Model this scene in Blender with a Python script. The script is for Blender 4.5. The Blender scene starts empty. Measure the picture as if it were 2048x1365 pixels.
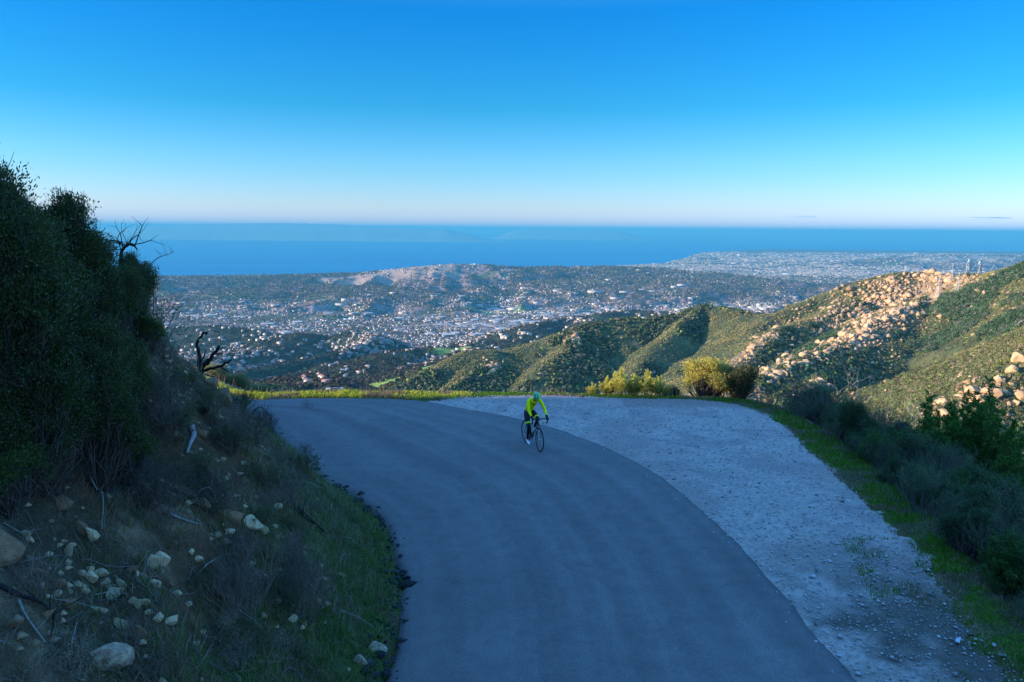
import bpy, bmesh, math, random
import numpy as np
from mathutils import Vector, Matrix

# ------------------------------------------------------------------ camera, sky, sun, exposure
S = bpy.context.scene
COL = S.collection
R = math.radians
FPX = 1536.0                       # focal length in pixels of the 2048 px wide photograph
PITCH = R(8.30)
ROLL = R(0.46)
CAMZ = 6.2
SUN_EL = R(13.7)
SUN_AZ = R(190.6)                  # direction TO the sun, counter-clockwise from +X (left, slightly behind)

_F = np.array([0, math.cos(PITCH), -math.sin(PITCH)])
_U0 = np.array([0, math.sin(PITCH), math.cos(PITCH)])
_R0 = np.array([1.0, 0, 0])
_R = _R0 * math.cos(ROLL) + _U0 * math.sin(ROLL)
_U = _U0 * math.cos(ROLL) - _R0 * math.sin(ROLL)
CAMP = np.array([0, 0, CAMZ])

cam_d = bpy.data.cameras.new('camera')
cam = bpy.data.objects.new('camera', cam_d)
COL.objects.link(cam)
cam_d.sensor_width = 36.0
cam_d.lens = 36.0 * FPX / 2048.0
cam_d.clip_start = 0.1
cam_d.clip_end = 200000.0
cam.matrix_world = Matrix(((_R[0], _U[0], -_F[0], 0), (_R[1], _U[1], -_F[1], 0), (_R[2], _U[2], -_F[2], CAMZ), (0, 0, 0, 1)))
S.camera = cam

W = bpy.data.worlds.new('World')
S.world = W
W.use_nodes = True
nt = W.node_tree
bg = nt.nodes['Background']
sky = nt.nodes.new('ShaderNodeTexSky')
sky.sky_type = 'NISHITA'
sky.sun_disc = False
sky.sun_elevation = SUN_EL
sky.sun_rotation = R(90) - SUN_AZ
sky.altitude = 600
sky.air_density = 1.15
sky.dust_density = 0.25
sky.ozone_density = 3.0
hs = nt.nodes.new('ShaderNodeHueSaturation')
hs.inputs['Saturation'].default_value = 1.28
hs.inputs['Value'].default_value = 1.0
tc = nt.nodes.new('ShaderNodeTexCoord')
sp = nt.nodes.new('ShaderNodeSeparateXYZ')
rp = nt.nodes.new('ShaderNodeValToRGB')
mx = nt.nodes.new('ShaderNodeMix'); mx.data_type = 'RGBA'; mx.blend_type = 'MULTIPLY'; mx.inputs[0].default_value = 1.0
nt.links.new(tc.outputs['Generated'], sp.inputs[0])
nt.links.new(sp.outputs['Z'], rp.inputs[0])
SKY_TINT = [(0.0, (0.52, 0.62, 1.75)), (0.026, (0.50, 0.59, 1.10)), (0.07, (0.32, 0.53, 0.83)), (0.148, (0.10, 0.46, 0.66)), (0.26, (0.036, 0.445, 0.735)), (0.40, (1.0, 1.2, 1.5)), (1.0, (5.9, 3.3, 3.2))]  # overhead sky, out of view, is over-brightened to lift the foreground shade
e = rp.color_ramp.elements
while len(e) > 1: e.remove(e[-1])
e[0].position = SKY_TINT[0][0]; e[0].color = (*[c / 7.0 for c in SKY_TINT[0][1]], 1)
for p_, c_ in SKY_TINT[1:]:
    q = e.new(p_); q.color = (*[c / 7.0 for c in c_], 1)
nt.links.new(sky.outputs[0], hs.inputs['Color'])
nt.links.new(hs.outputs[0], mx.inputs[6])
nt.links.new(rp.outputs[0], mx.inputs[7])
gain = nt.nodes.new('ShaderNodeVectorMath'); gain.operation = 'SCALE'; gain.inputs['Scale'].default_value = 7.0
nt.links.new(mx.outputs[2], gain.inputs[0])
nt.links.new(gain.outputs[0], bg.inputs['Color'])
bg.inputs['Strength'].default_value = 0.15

sun_d = bpy.data.lights.new('sun', 'SUN')
sun_d.energy = 5.0
sun_d.angle = R(0.5)
sun_d.color = (1.0, 0.82, 0.60)
sun = bpy.data.objects.new('sun', sun_d)
COL.objects.link(sun)
tosun = Vector((math.cos(SUN_EL) * math.cos(SUN_AZ), math.cos(SUN_EL) * math.sin(SUN_AZ), math.sin(SUN_EL)))
sun.rotation_euler = tosun.to_track_quat('Z', 'Y').to_euler()

S.view_settings.view_transform = 'Standard'
S.view_settings.look = 'None'
S.view_settings.exposure = 1.14
S.view_settings.gamma = 1.0
S.cycles.use_denoising = True
S.cycles.max_bounces = 5
S.cycles.diffuse_bounces = 3
S.cycles.glossy_bounces = 2
S.cycles.transmission_bounces = 2
S.cycles.volume_bounces = 0
S.cycles.transparent_max_bounces = 4

# ------------------------------------------------------------------ helpers
def px(x, y, Y):
    """a point of the landscape surveyed from the photograph: picture column, row and ground distance"""
    d = _F * FPX + _R * (x - 1024) - _U * (y - 682.5)
    return CAMP + d * (Y / d[1])

def gp(x, y, z=0.0):
    d = _F * FPX + _R * (x - 1024) - _U * (y - 682.5)
    t = (z - CAMZ) / d[2]
    return CAMP + d * t

def hsh(ix, iy, seed):
    n = (ix.astype(np.int64) * 374761393 + iy.astype(np.int64) * 668265263 + seed * 982451653) & 0xFFFFFFFF
    n = ((n ^ (n >> 13)) * 1274126177) & 0xFFFFFFFF
    n = (n ^ (n >> 16)) & 0xFFFFFFFF
    return n / 4294967295.0

def vn(x, y, seed=0):
    x = np.asarray(x, float); y = np.asarray(y, float)
    ix = np.floor(x); iy = np.floor(y)
    fx = x - ix; fy = y - iy
    fx = fx * fx * (3 - 2 * fx); fy = fy * fy * (3 - 2 * fy)
    a = hsh(ix, iy, seed); b = hsh(ix + 1, iy, seed); c = hsh(ix, iy + 1, seed); d = hsh(ix + 1, iy + 1, seed)
    return (a * (1 - fx) + b * fx) * (1 - fy) + (c * (1 - fx) + d * fx) * fy * 1.0

def fbm(x, y, octv=4, seed=0, gain=0.5):
    s = 0; a = 1; t = 0
    x = np.asarray(x, float); y = np.asarray(y, float)
    for o in range(octv):
        s = s + a * vn(x * 2 ** o + 17.3 * o, y * 2 ** o - 9.1 * o, seed + o); t += a; a *= gain
    return s / t

def ridged(x, y, octv=4, seed=0):
    s = 0; a = 1; t = 0
    for o in range(octv):
        s = s + a * (1 - np.abs(2 * vn(x * 2 ** o + 5.3 * o, y * 2 ** o + 3.1 * o, seed + o) - 1)); t += a; a *= 0.5
    return s / t

def sstep(x, a, b):
    t = np.clip((x - a) / (b - a), 0, 1)
    return t * t * (3 - 2 * t)

def pseg(x, y, P):
    """distance to a polyline in plan and the height of its nearest point"""
    best = np.full(np.shape(x), 1e12); hz = np.zeros(np.shape(x))
    for i in range(len(P) - 1):
        ax, ay = P[i][0], P[i][1]; bx_, by_ = P[i + 1][0], P[i + 1][1]
        dx, dy = bx_ - ax, by_ - ay
        L = dx * dx + dy * dy
        t = np.clip(((x - ax) * dx + (y - ay) * dy) / L, 0, 1)
        d = np.hypot(x - ax - t * dx, y - ay - t * dy)
        m = d < best
        best = np.where(m, d, best)
        if len(P[i]) > 2:
            hz = np.where(m, P[i][2] + t * (P[i + 1][2] - P[i][2]), hz)
    return best, hz

def inside(x, y, P):
    c = np.zeros(np.shape(x), bool)
    n = len(P); j = n - 1
    for i in range(n):
        xi, yi = P[i][0], P[i][1]; xj, yj = P[j][0], P[j][1]
        if yi != yj:
            c ^= ((yi > y) != (yj > y)) & (x < (xj - xi) * (y - yi) / (yj - yi) + xi)
        j = i
    return c

def smooth_poly(P, n=6):
    P = [np.array(p, float) for p in P]
    out = []
    for i in range(len(P) - 1):
        p0 = P[max(i - 1, 0)]; p1 = P[i]; p2 = P[i + 1]; p3 = P[min(i + 2, len(P) - 1)]
        for k in range(n):
            t = k / n
            out.append(0.5 * ((2 * p1) + (-p0 + p2) * t + (2 * p0 - 5 * p1 + 4 * p2 - p3) * t * t + (-p0 + 3 * p1 - 3 * p2 + p3) * t ** 3))
    out.append(P[-1])
    return out

def mesh_np(name, V, F, k=None, col=None, smooth=False, attrs=None):
    """V (n,3); F (m,k) array, or a list of such arrays"""
    me = bpy.data.meshes.new(name)
    V = np.asarray(V, np.float32)
    Fs = F if isinstance(F, list) else [F]
    Fs = [np.asarray(f, np.int32) for f in Fs if len(f)]
    me.vertices.add(len(V)); me.vertices.foreach_set('co', V.ravel())
    nl = sum(f.size for f in Fs); nf = sum(len(f) for f in Fs)
    me.loops.add(nl); me.polygons.add(nf)
    me.loops.foreach_set('vertex_index', np.concatenate([f.ravel() for f in Fs]))
    tot = np.concatenate([np.full(len(f), f.shape[1], np.int32) for f in Fs])
    st = np.concatenate([[0], np.cumsum(tot)[:-1]]).astype(np.int32)
    me.polygons.foreach_set('loop_start', st)
    try: me.polygons.foreach_set('loop_total', tot)
    except Exception: pass
    if smooth: me.polygons.foreach_set('use_smooth', np.ones(nf, bool))
    me.update(calc_edges=True)
    if col is not None:
        a = me.color_attributes.new('Col', 'FLOAT_COLOR', 'POINT')
        c = np.ones((len(V), 4), np.float32); c[:, :3] = col
        a.data.foreach_set('color', c.ravel())
    for nme, arr in (attrs or {}).items():
        a = me.attributes.new(nme, 'FLOAT', 'POINT'); a.data.foreach_set('value', np.asarray(arr, np.float32).ravel())
    return me

def link(name, me, mat=None, parent=None, label=None, cat=None, group=None, kind=None):
    o = bpy.data.objects.new(name, me)
    COL.objects.link(o)
    if mat is not None and me is not None and not me.materials: me.materials.append(mat)
    if parent is not None: o.parent = parent
    if label: o['label'] = label
    if cat: o['category'] = cat
    if group: o['group'] = group
    if kind: o['kind'] = kind
    return o

def root(name, loc, label, cat, group=None, rz=0.0, scale=1.0):
    o = bpy.data.objects.new(name, None); COL.objects.link(o)
    o.location = loc; o.rotation_euler = (0, 0, rz)
    o.scale = (scale,) * 3 if not isinstance(scale, tuple) else scale
    o.empty_display_size = 0.2
    o['label'] = label; o['category'] = cat
    if group: o['group'] = group
    return o

def dup(src, loc=None, rz=None, scale=None, label=None, group=None):
    r = src.copy(); COL.objects.link(r)
    if loc is not None: r.location = loc
    if rz is not None: r.rotation_euler = (0, 0, rz) if not isinstance(rz, tuple) else rz
    if scale is not None: r.scale = (scale,) * 3 if not isinstance(scale, tuple) else scale
    if label: r['label'] = label
    if group: r['group'] = group
    for ch in list(src.children):
        c = ch.copy(); COL.objects.link(c); c.parent = r
        for g in ch.children:
            d = g.copy(); COL.objects.link(d); d.parent = c
    return r

# ------------------------------------------------------------------ materials
def mat(name, base=(0.2, 0.2, 0.2), rough=0.7, attr=False, var=0.0, vscale=5.0, bump=0.0, bscale=20.0, metal=0.0, spec=0.3,
        transl=0.0, objvar=0.0, detail=4.0, tint=None, tscale=1.0, bdist=0.02, grit=0.0, gscale=60.0, cracks=0.0):
    m = bpy.data.materials.new(name); m.use_nodes = True
    t = m.node_tree; N = t.nodes; L = t.links
    b = N['Principled BSDF']; out = N['Material Output']
    b.inputs['Roughness'].default_value = rough
    b.inputs['Metallic'].default_value = metal
    b.inputs['Specular IOR Level'].default_value = spec
    tcn = N.new('ShaderNodeTexCoord')
    if attr:
        a = N.new('ShaderNodeAttribute'); a.attribute_name = 'Col'; c = a.outputs['Color']
    else:
        a = N.new('ShaderNodeRGB'); a.outputs[0].default_value = (*base, 1); c = a.outputs[0]
    if tint is not None:
        nz = N.new('ShaderNodeTexNoise'); nz.inputs['Scale'].default_value = tscale; nz.inputs['Detail'].default_value = 5
        L.new(tcn.outputs['Object'], nz.inputs['Vector'])
        mr = N.new('ShaderNodeMapRange'); mr.inputs[1].default_value = 0.45; mr.inputs[2].default_value = 0.62
        L.new(nz.outputs['Fac'], mr.inputs[0])
        mm = N.new('ShaderNodeMix'); mm.data_type = 'RGBA'
        L.new(mr.outputs[0], mm.inputs[0]); L.new(c, mm.inputs[6]); mm.inputs[7].default_value = (*tint, 1)
        c = mm.outputs[2]
    if var > 0:
        nz = N.new('ShaderNodeTexNoise'); nz.inputs['Scale'].default_value = vscale; nz.inputs['Detail'].default_value = detail
        nz.inputs['Roughness'].default_value = 0.65
        L.new(tcn.outputs['Object'], nz.inputs['Vector'])
        mr = N.new('ShaderNodeMapRange'); mr.inputs[1].default_value = 0.25; mr.inputs[2].default_value = 0.75
        mr.inputs[3].default_value = 1 - var; mr.inputs[4].default_value = 1 + var
        L.new(nz.outputs['Fac'], mr.inputs[0])
        mm = N.new('ShaderNodeVectorMath'); mm.operation = 'SCALE'
        L.new(c, mm.inputs[0]); L.new(mr.outputs[0], mm.inputs['Scale']); c = mm.outputs[0]
    if grit > 0:
        nz = N.new('ShaderNodeTexNoise'); nz.inputs['Scale'].default_value = gscale; nz.inputs['Detail'].default_value = 3; nz.inputs['Roughness'].default_value = 0.8
        L.new(tcn.outputs['Object'], nz.inputs['Vector'])
        mr = N.new('ShaderNodeMapRange'); mr.inputs[1].default_value = 0.3; mr.inputs[2].default_value = 0.7
        mr.inputs[3].default_value = 1 - grit; mr.inputs[4].default_value = 1 + grit
        L.new(nz.outputs['Fac'], mr.inputs[0])
        mm = N.new('ShaderNodeVectorMath'); mm.operation = 'SCALE'
        L.new(c, mm.inputs[0]); L.new(mr.outputs[0], mm.inputs['Scale']); c = mm.outputs[0]
    if cracks > 0:
        nw_ = N.new('ShaderNodeTexNoise'); nw_.inputs['Scale'].default_value = 1.2; nw_.inputs['Detail'].default_value = 5
        L.new(tcn.outputs['Object'], nw_.inputs['Vector'])
        mxv = N.new('ShaderNodeMix'); mxv.data_type = 'VECTOR'; mxv.inputs[0].default_value = 0.35
        L.new(tcn.outputs['Object'], mxv.inputs[4]); L.new(nw_.outputs['Color'], mxv.inputs[5])
        vo = N.new('ShaderNodeTexVoronoi'); vo.feature = 'DISTANCE_TO_EDGE'; vo.inputs['Scale'].default_value = 0.55
        L.new(mxv.outputs[1], vo.inputs['Vector'])
        mr = N.new('ShaderNodeMapRange'); mr.inputs[1].default_value = 0.0; mr.inputs[2].default_value = 0.012; mr.inputs[3].default_value = 1 - cracks; mr.inputs[4].default_value = 1.0
        L.new(vo.outputs['Distance'], mr.inputs[0])
        nm = N.new('ShaderNodeTexNoise'); nm.inputs['Scale'].default_value = 0.22; nm.inputs['Detail'].default_value = 2
        L.new(tcn.outputs['Object'], nm.inputs['Vector'])
        mk = N.new('ShaderNodeMapRange'); mk.inputs[1].default_value = 0.50; mk.inputs[2].default_value = 0.56
        L.new(nm.outputs['Fac'], mk.inputs[0])
        mf = N.new('ShaderNodeMix'); mf.data_type = 'FLOAT'; mf.inputs[2].default_value = 1.0
        L.new(mk.outputs[0], mf.inputs[0]); L.new(mr.outputs[0], mf.inputs[3])
        mm = N.new('ShaderNodeVectorMath'); mm.operation = 'SCALE'
        L.new(c, mm.inputs[0]); L.new(mf.outputs[0], mm.inputs['Scale']); c = mm.outputs[0]
    if objvar > 0:
        oi = N.new('ShaderNodeObjectInfo')
        mr = N.new('ShaderNodeMapRange'); mr.inputs[3].default_value = 1 - objvar; mr.inputs[4].default_value = 1 + objvar
        L.new(oi.outputs['Random'], mr.inputs[0])
        mm = N.new('ShaderNodeVectorMath'); mm.operation = 'SCALE'
        L.new(c, mm.inputs[0]); L.new(mr.outputs[0], mm.inputs['Scale']); c = mm.outputs[0]
    L.new(c, b.inputs['Base Color'])
    if bump > 0:
        nz = N.new('ShaderNodeTexNoise'); nz.inputs['Scale'].default_value = bscale; nz.inputs['Detail'].default_value = 6
        nz.inputs['Roughness'].default_value = 0.7
        L.new(tcn.outputs['Object'], nz.inputs['Vector'])
        bp = N.new('ShaderNodeBump'); bp.inputs['Strength'].default_value = bump; bp.inputs['Distance'].default_value = bdist
        L.new(nz.outputs['Fac'], bp.inputs['Height']); L.new(bp.outputs[0], b.inputs['Normal'])
    if transl > 0:
        tr = N.new('ShaderNodeBsdfTranslucent'); L.new(c, tr.inputs['Color'])
        ms = N.new('ShaderNodeMixShader'); ms.inputs[0].default_value = transl
        L.new(b.outputs[0], ms.inputs[1]); L.new(tr.outputs[0], ms.inputs[2]); L.new(ms.outputs[0], out.inputs['Surface'])
    return m
# ------------------------------------------------------------------ the land: one height function
INNER = [(-1.0, -60), (-1.2, -6), (-1.6, 2), (-1.75, 6)] + [tuple(gp(*q)[:2]) for q in
         [(762, 1365), (786, 1290), (800, 1200), (793, 1130), (772, 1060), (738, 1020), (690, 985), (640, 962), (600, 930), (568, 895), (540, 860), (508, 838)]] + \
        [(-10.2, 25.2), (-14, 26.0), (-20, 27.0), (-30, 27.7), (-60, 27.0), (-160, 21)]
INNER = smooth_poly(INNER, 5)
OUT_ASP = [(6.6, -60), (6.0, -6), (5.6, 2), (5.3, 6)] + [tuple(gp(*q)[:2]) for q in
          [(1722, 1365), (1640, 1275), (1560, 1175), (1480, 1090), (1400, 1012), (1300, 938), (1200, 888), (1100, 853), (1000, 829), (920, 815), (862, 804), (800, 799), (700, 797), (600, 798), (520, 801)]] + \
          [(-12.5, 29.6), (-16, 31.6), (-22, 34.0), (-34, 35.6), (-70, 35.0), (-160, 30)]
OUT_ASP = smooth_poly(OUT_ASP, 5)
GRAV = [(9.5, -60), (8.6, -6), (8.2, 2), (7.9, 6)] + [tuple(gp(*q)[:2]) for q in
       [(2120, 1400), (2040, 1340), (1960, 1262), (1905, 1190), (1850, 1118), (1800, 1068), (1740, 1010), (1690, 960), (1630, 905), (1580, 860), (1545, 834), (1500, 815), (1440, 803), (1380, 799), (1300, 797), (1200, 794), (1100, 790), (1000, 791), (920, 795), (860, 802)]]
GRAV = smooth_poly(GRAV, 5)
RIM = [(11.5, -60), (10.2, -6), (9.6, 2), (9.3, 6)] + [tuple(gp(*q)[:2]) for q in
      [(2200, 1370), (2120, 1310), (2012, 1232), (1927, 1130), (1850, 1040), (1773, 968), (1698, 902), (1632, 858), (1586, 832), (1540, 810), (1480, 798), (1400, 794), (1300, 792), (1200, 790), (1100, 786), (1000, 786), (920, 786), (860, 786), (760, 785), (600, 785), (480, 786)]] + \
      [(-15, 33.2), (-24, 37), (-40, 38.5), (-80, 38), (-160, 33)]
RIM = smooth_poly(RIM, 5)
HILLP = INNER + [(-160, -60)]
FLATP = RIM + [(-160, -60)]

def coast_tab():
    P = [(-400, 553), (340, 553), (500, 551), (640, 549), (720, 546), (860, 540), (1000, 540), (1120, 538), (1250, 531), (1330, 527), (1372, 517), (1392, 508), (1420, 504), (1470, 502),
         (1540, 499), (1700, 497), (1850, 495), (2048, 493), (2400, 492)]
    r = []
    for x, y in P:
        w = gp(x, y, -700.0); r.append((w[0] / w[1], w[1]))
    return np.array(r)
COAST = coast_tab()

def ridge_pts(L): return [tuple(px(*q)) for q in L]
# picture column, row, distance; side slope; noise
RIDGES = [
    (ridge_pts([(2400, 455, 900), (2200, 497, 1000), (2048, 530, 1080), (1960, 552, 1180), (1915, 553, 1240), (1850, 543, 1300), (1780, 548, 1300), (1700, 567, 1300), (1620, 600, 1280),
                (1560, 627, 1250), (1510, 632, 1270), (1450, 618, 1350), (1407, 611, 1400), (1348, 632, 1370), (1290, 637, 1350), (1225, 642, 1330), (1166, 653, 1300), (1108, 674, 1260), (1055, 692, 1230),
                (1008, 708, 1210), (982, 700, 1200), (932, 702, 1190), (885, 727, 1160), (850, 746, 1130), (790, 778, 1090), (700, 830, 1000)]), 0.55),
    (ridge_pts([(1850, 600, 1160), (1800, 615, 1100), (1740, 650, 1040), (1680, 690, 960), (1600, 725, 880), (1508, 762, 800), (1440, 805, 730), (1350, 860, 640)]), 0.44),
    (ridge_pts([(1700, 600, 1230), (1640, 632, 1170), (1561, 656, 1100), (1494, 709, 990), (1430, 765, 900), (1380, 815, 830)]), 0.5),
    (ridge_pts([(1407, 613, 1400), (1385, 630, 1340), (1345, 665, 1260), (1290, 715, 1160), (1240, 780, 1060)]), 0.62),
    (ridge_pts([(1545, 628, 1250), (1500, 665, 1180), (1450, 720, 1100), (1390, 790, 1010)]), 0.45),
    (ridge_pts([(1166, 655, 1300), (1130, 695, 1210), (1070, 750, 1120), (1030, 800, 1060)]), 0.42),
    (ridge_pts([(982, 702, 1200), (930, 745, 1130), (880, 790, 1070)]), 0.42),
    (ridge_pts([(2048, 532, 1080), (2080, 570, 950), (2130, 640, 780), (2200, 740, 600)]), 0.75),
    (ridge_pts([(1980, 552, 1170), (1960, 610, 1060), (1980, 690, 900), (1990, 760, 780)]), 0.55),
    (ridge_pts([(2300, 560, 400), (2150, 640, 350), (2052, 712, 330), (1990, 758, 315), (1930, 815, 300), (1850, 880, 280), (1760, 950, 250)]), 0.62),
    (ridge_pts([(1640, 760, 620), (1590, 790, 520), (1540, 830, 430), (1480, 880, 350)]), 0.62),
    # the building knoll below the road
    (ridge_pts([(330, 800, 1100), (470, 782, 1150), (560, 776, 1180), (620, 775, 1250), (660, 783, 1200), (740, 790, 1150)]), 0.35),
    (ridge_pts([(560, 760, 1500), (620, 752, 1450), (660, 760, 1400), (690, 775, 1300)]), 0.35),
    # foothill spurs above the town
    (ridge_pts([(250, 655, 3500), (340, 655, 3500), (420, 652, 3500), (500, 658, 3450), (560, 672, 3350)]), 0.33),
    (ridge_pts([(600, 668, 3300), (560, 690, 3050), (500, 704, 2850), (430, 716, 2700), (380, 724, 2600)]), 0.22),
    (ridge_pts([(690, 667, 3300), (750, 670, 3100), (740, 686, 2900), (690, 702, 2700), (600, 722, 2500), (500, 742, 2300), (420, 756, 2150)]), 0.42),
    (ridge_pts([(350, 745, 1900), (450, 757, 1850), (520, 768, 1750)]), 0.35),
    (ridge_pts([(780, 705, 2300), (840, 700, 2400), (930, 690, 2500), (960, 700, 2300), (890, 725, 2000), (830, 745, 1800)]), 0.28),
    (ridge_pts([(1060, 652, 3300), (1110, 640, 3500), (1160, 634, 3600), (1180, 645, 3300)]), 0.3),
    (ridge_pts([(1200, 628, 3700), (1260, 621, 3900), (1330, 624, 3800), (1400, 634, 3500)]), 0.3),
    (ridge_pts([(1490, 640, 3300), (1530, 628, 3500), (1600, 622, 3600), (1680, 617, 3700)]), 0.25),
    # coastal mesas
    (ridge_pts([(200, 553, 8300), (340, 555, 8400), (450, 556, 8500), (600, 552, 8800), (680, 548, 9000)]), 0.18),
    (ridge_pts([(690, 551, 9000), (730, 545, 8950), (790, 538, 8900), (860, 531, 8850), (905, 528, 8900), (960, 530, 9000), (1050, 536, 9200), (1115, 533, 9300), (1130, 536, 9400)]), 0.20),
    (ridge_pts([(1130, 540, 9300), (1200, 533, 9500), (1300, 537, 9600), (1380, 545, 9300)]), 0.12),
    (ridge_pts([(500, 583, 6900), (560, 574, 7200), (640, 570, 7300), (720, 575, 7000), (800, 582, 6700)]), 0.10),
    (ridge_pts([(1180, 560, 8000), (1280, 556, 8300), (1380, 560, 8000)]), 0.08),
    (ridge_pts([(1860, 512, 16000), (1895, 508, 16300), (1960, 510, 16500), (2060, 509, 16500)]), 0.12),
]
BASE_Y = np.array([0, 300, 700, 1100, 1600, 2200, 3000, 4000, 5000, 6500, 8000, 10000, 14000, 30000])
BASE_Z = np.array([-150, -200, -290, -330, -400, -482, -556, -604, -628, -650, -668, -684, -692, -697.0])

def H_far(x, y):
    x = np.asarray(x, float); y = np.asarray(y, float)
    r = x / np.maximum(y, 1)
    base = np.interp(y, BASE_Y, BASE_Z)
    lat = np.clip(np.abs(x) / 400.0, 0, 1)
    base = base + (fbm(x / 900, y / 900, 4, 3) - 0.5) * np.interp(y, [0, 1500, 3500, 5000, 30000], [60, 90, 60, 14, 8])
    yc = np.interp(r, COAST[:, 0], COAST[:, 1])
    base = np.minimum(base, -697 + (yc - y) * 0.03)
    h = base
    wob = (fbm(x / 160, y / 160, 4, 31) - 0.5)
    sc = np.clip(y / 1300.0, 0.25, 6)
    for P, m in RIDGES:
        P3 = P
        d, hz = pseg(x, y, P3)
        far = P[0][1] > 6000
        ww = (160.0 if not far else 400.0)
        n = ridged(x / ww + 3.3, y / ww, 3, 11) - 0.55
        dd = np.maximum(d - 3, 0)
        amp = np.minimum(dd * m, 60 if not far else 110)
        v = hz - (np.sqrt(dd * dd + 9) - 3) * m + n * amp * (0.55 if not far else 1.5) 
        k = 5.0 if not far else 3.0
        df = np.clip((v - h) / (2 * k) + 0.5, 0, 1)
        h = h * (1 - df) + v * df + k * df * (1 - df) * 0.5
    return h

def bank_profile(s, x, y):
    n = fbm(x / 2.2, y / 2.2, 5, 71) - 0.5
    n2 = fbm(x / 0.5, y / 0.5, 4, 91) - 0.5
    base = np.interp(s, [-1, 0, 0.25, 0.8, 1.8, 4, 7, 9, 12, 16, 30, 60, 140], [0, 0, 0.10, 0.45, 1.35, 4.0, 7.6, 11.0, 18.0, 26, 38, 43, 46])
    strat = (np.abs(((x * 0.5 + y * 0.9) / 1.3 + n * 2) % 1 - 0.5) - 0.25)
    return base + np.clip(s, 0, 2.5) * (n * 0.55 + strat * 0.16) + np.clip(s, 0, 1) * n2 * 0.34 + np.clip(s - 0.8, 0, 1.5) * (ridged(x / 1.7 + 3, y / 1.7, 4, 95) - 0.6) * 0.55

def H_near(x, y):
    x = np.asarray(x, float); y = np.asarray(y, float)
    di, _ = pseg(x, y, INNER)
    hill = inside(x, y, HILLP)
    do, _ = pseg(x, y, RIM)
    flat = inside(x, y, FLATP)
    z = np.where(hill, bank_profile(di, x, y), -0.02)
    n = fbm(x / 6, y / 6, 4, 51) - 0.5
    fall = np.interp(do, [0, 0.6, 2, 6, 20, 400], [0, 0.15, 0.9, 3.8, 15.5, 260]) * (1 + n * 0.25) + (n * np.clip(do, 0, 3) * 0.2)
    z = np.where(flat, z, -0.02 - fall)
    return z, di, hill, do, flat

def H(x, y):
    a = H_near(x, y)[0]
    b = H_far(x, y)
    b = np.where(y < 160, np.minimum(b, -40 - (160 - y) * 0.6), b)
    return np.maximum(a, b)

# ---- near ground sheet
def axis(segs):
    out = []
    for a, b, s in segs: out.append(np.arange(a, b, s))
    out.append([segs[-1][1]])
    return np.concatenate(out)
ax = axis([(-150, -40, 4), (-40, -20, 1), (-20, -12, 0.25), (-12, 0, 0.09), (0, 12, 0.16), (12, 30, 0.35), (30, 60, 1.0), (60, 110, 4)])
ay = axis([(-60, 0, 3), (0, 4, 0.3), (4, 29, 0.11), (29, 42, 0.3), (42, 90, 1.2)])
GX, GY = np.meshgrid(ax, ay)
nz_, di_, hill_, do_, flat_ = H_near(GX, GY)
far_ = H_far(GX, GY); far_ = np.where(GY < 160, np.minimum(far_, -40 - (160 - GY) * 0.6), far_)
GZ = np.maximum(nz_, far_)
ing0 = inside(GX, GY, GRAV + [(-8, 31), (-160, -60)]) & ~hill_
GZ = np.where(ing0, GZ - 0.07 * sstep(pseg(GX, GY, GRAV)[0], 0.1, 1.2), GZ)
def grid_faces(nr, nc):
    i = np.arange(nr - 1)[:, None] * nc + np.arange(nc - 1)[None, :]
    i = i.ravel()
    return np.stack([i, i + 1, i + nc + 1, i + nc], 1)
# colours of the ground itself: soil, dry litter, moss and verge
n1 = fbm(GX / 1.6, GY / 1.6, 5, 5); n2 = fbm(GX / 0.35, GY / 0.35, 3, 6); n3 = fbm(GX / 5, GY / 5, 3, 8)
soil = np.array([0.135, 0.078, 0.042]); dry = np.array([0.095, 0.075, 0.045]); green = np.array([0.05, 0.085, 0.018]); rockc = np.array([0.36, 0.24, 0.145]); dirt = np.array([0.24, 0.15, 0.09])
C = np.empty(GX.shape + (3,)); C[:] = soil
def mixc(C, c, f): return C * (1 - f[..., None]) + c * f[..., None]
C = mixc(C, dry, sstep(n1, 0.42, 0.62) * 0.8)
C = mixc(C, rockc, sstep(n2 + (n3 - 0.5), 0.62, 0.75) * 0.6 * (di_ > 0.8))
C = mixc(C, green, sstep(2.2 + (n1 - 0.5) * 3 - di_, 0.0, 1.0) * hill_ * (GY > 7) * sstep(n2, 0.3, 0.6) * 0.8)
dg, _ = pseg(GX, GY, GRAV)
C = mixc(C, np.array([0.045, 0.115, 0.01]), (~hill_ & flat_) * sstep(n2, 0.25, 0.6) * 0.8)
C = mixc(C, dirt, (~hill_ & flat_) * sstep(0.18 - dg + (n1 - 0.5) * 0.3, 0, 0.2) * 0.6)
C = C * (0.75 + 0.5 * n2[..., None])
me = mesh_np('hillside_ground', np.stack([GX, GY, GZ], -1).reshape(-1, 3), grid_faces(*GX.shape), col=C.reshape(-1, 3), smooth=True)
M_soil = mat('soil', attr=True, var=0.4, vscale=7, detail=8, grit=0.45, gscale=40, bump=1.0, bscale=14, rough=0.95, spec=0.1, bdist=0.06)
link('ground', me, M_soil, kind='structure')

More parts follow.
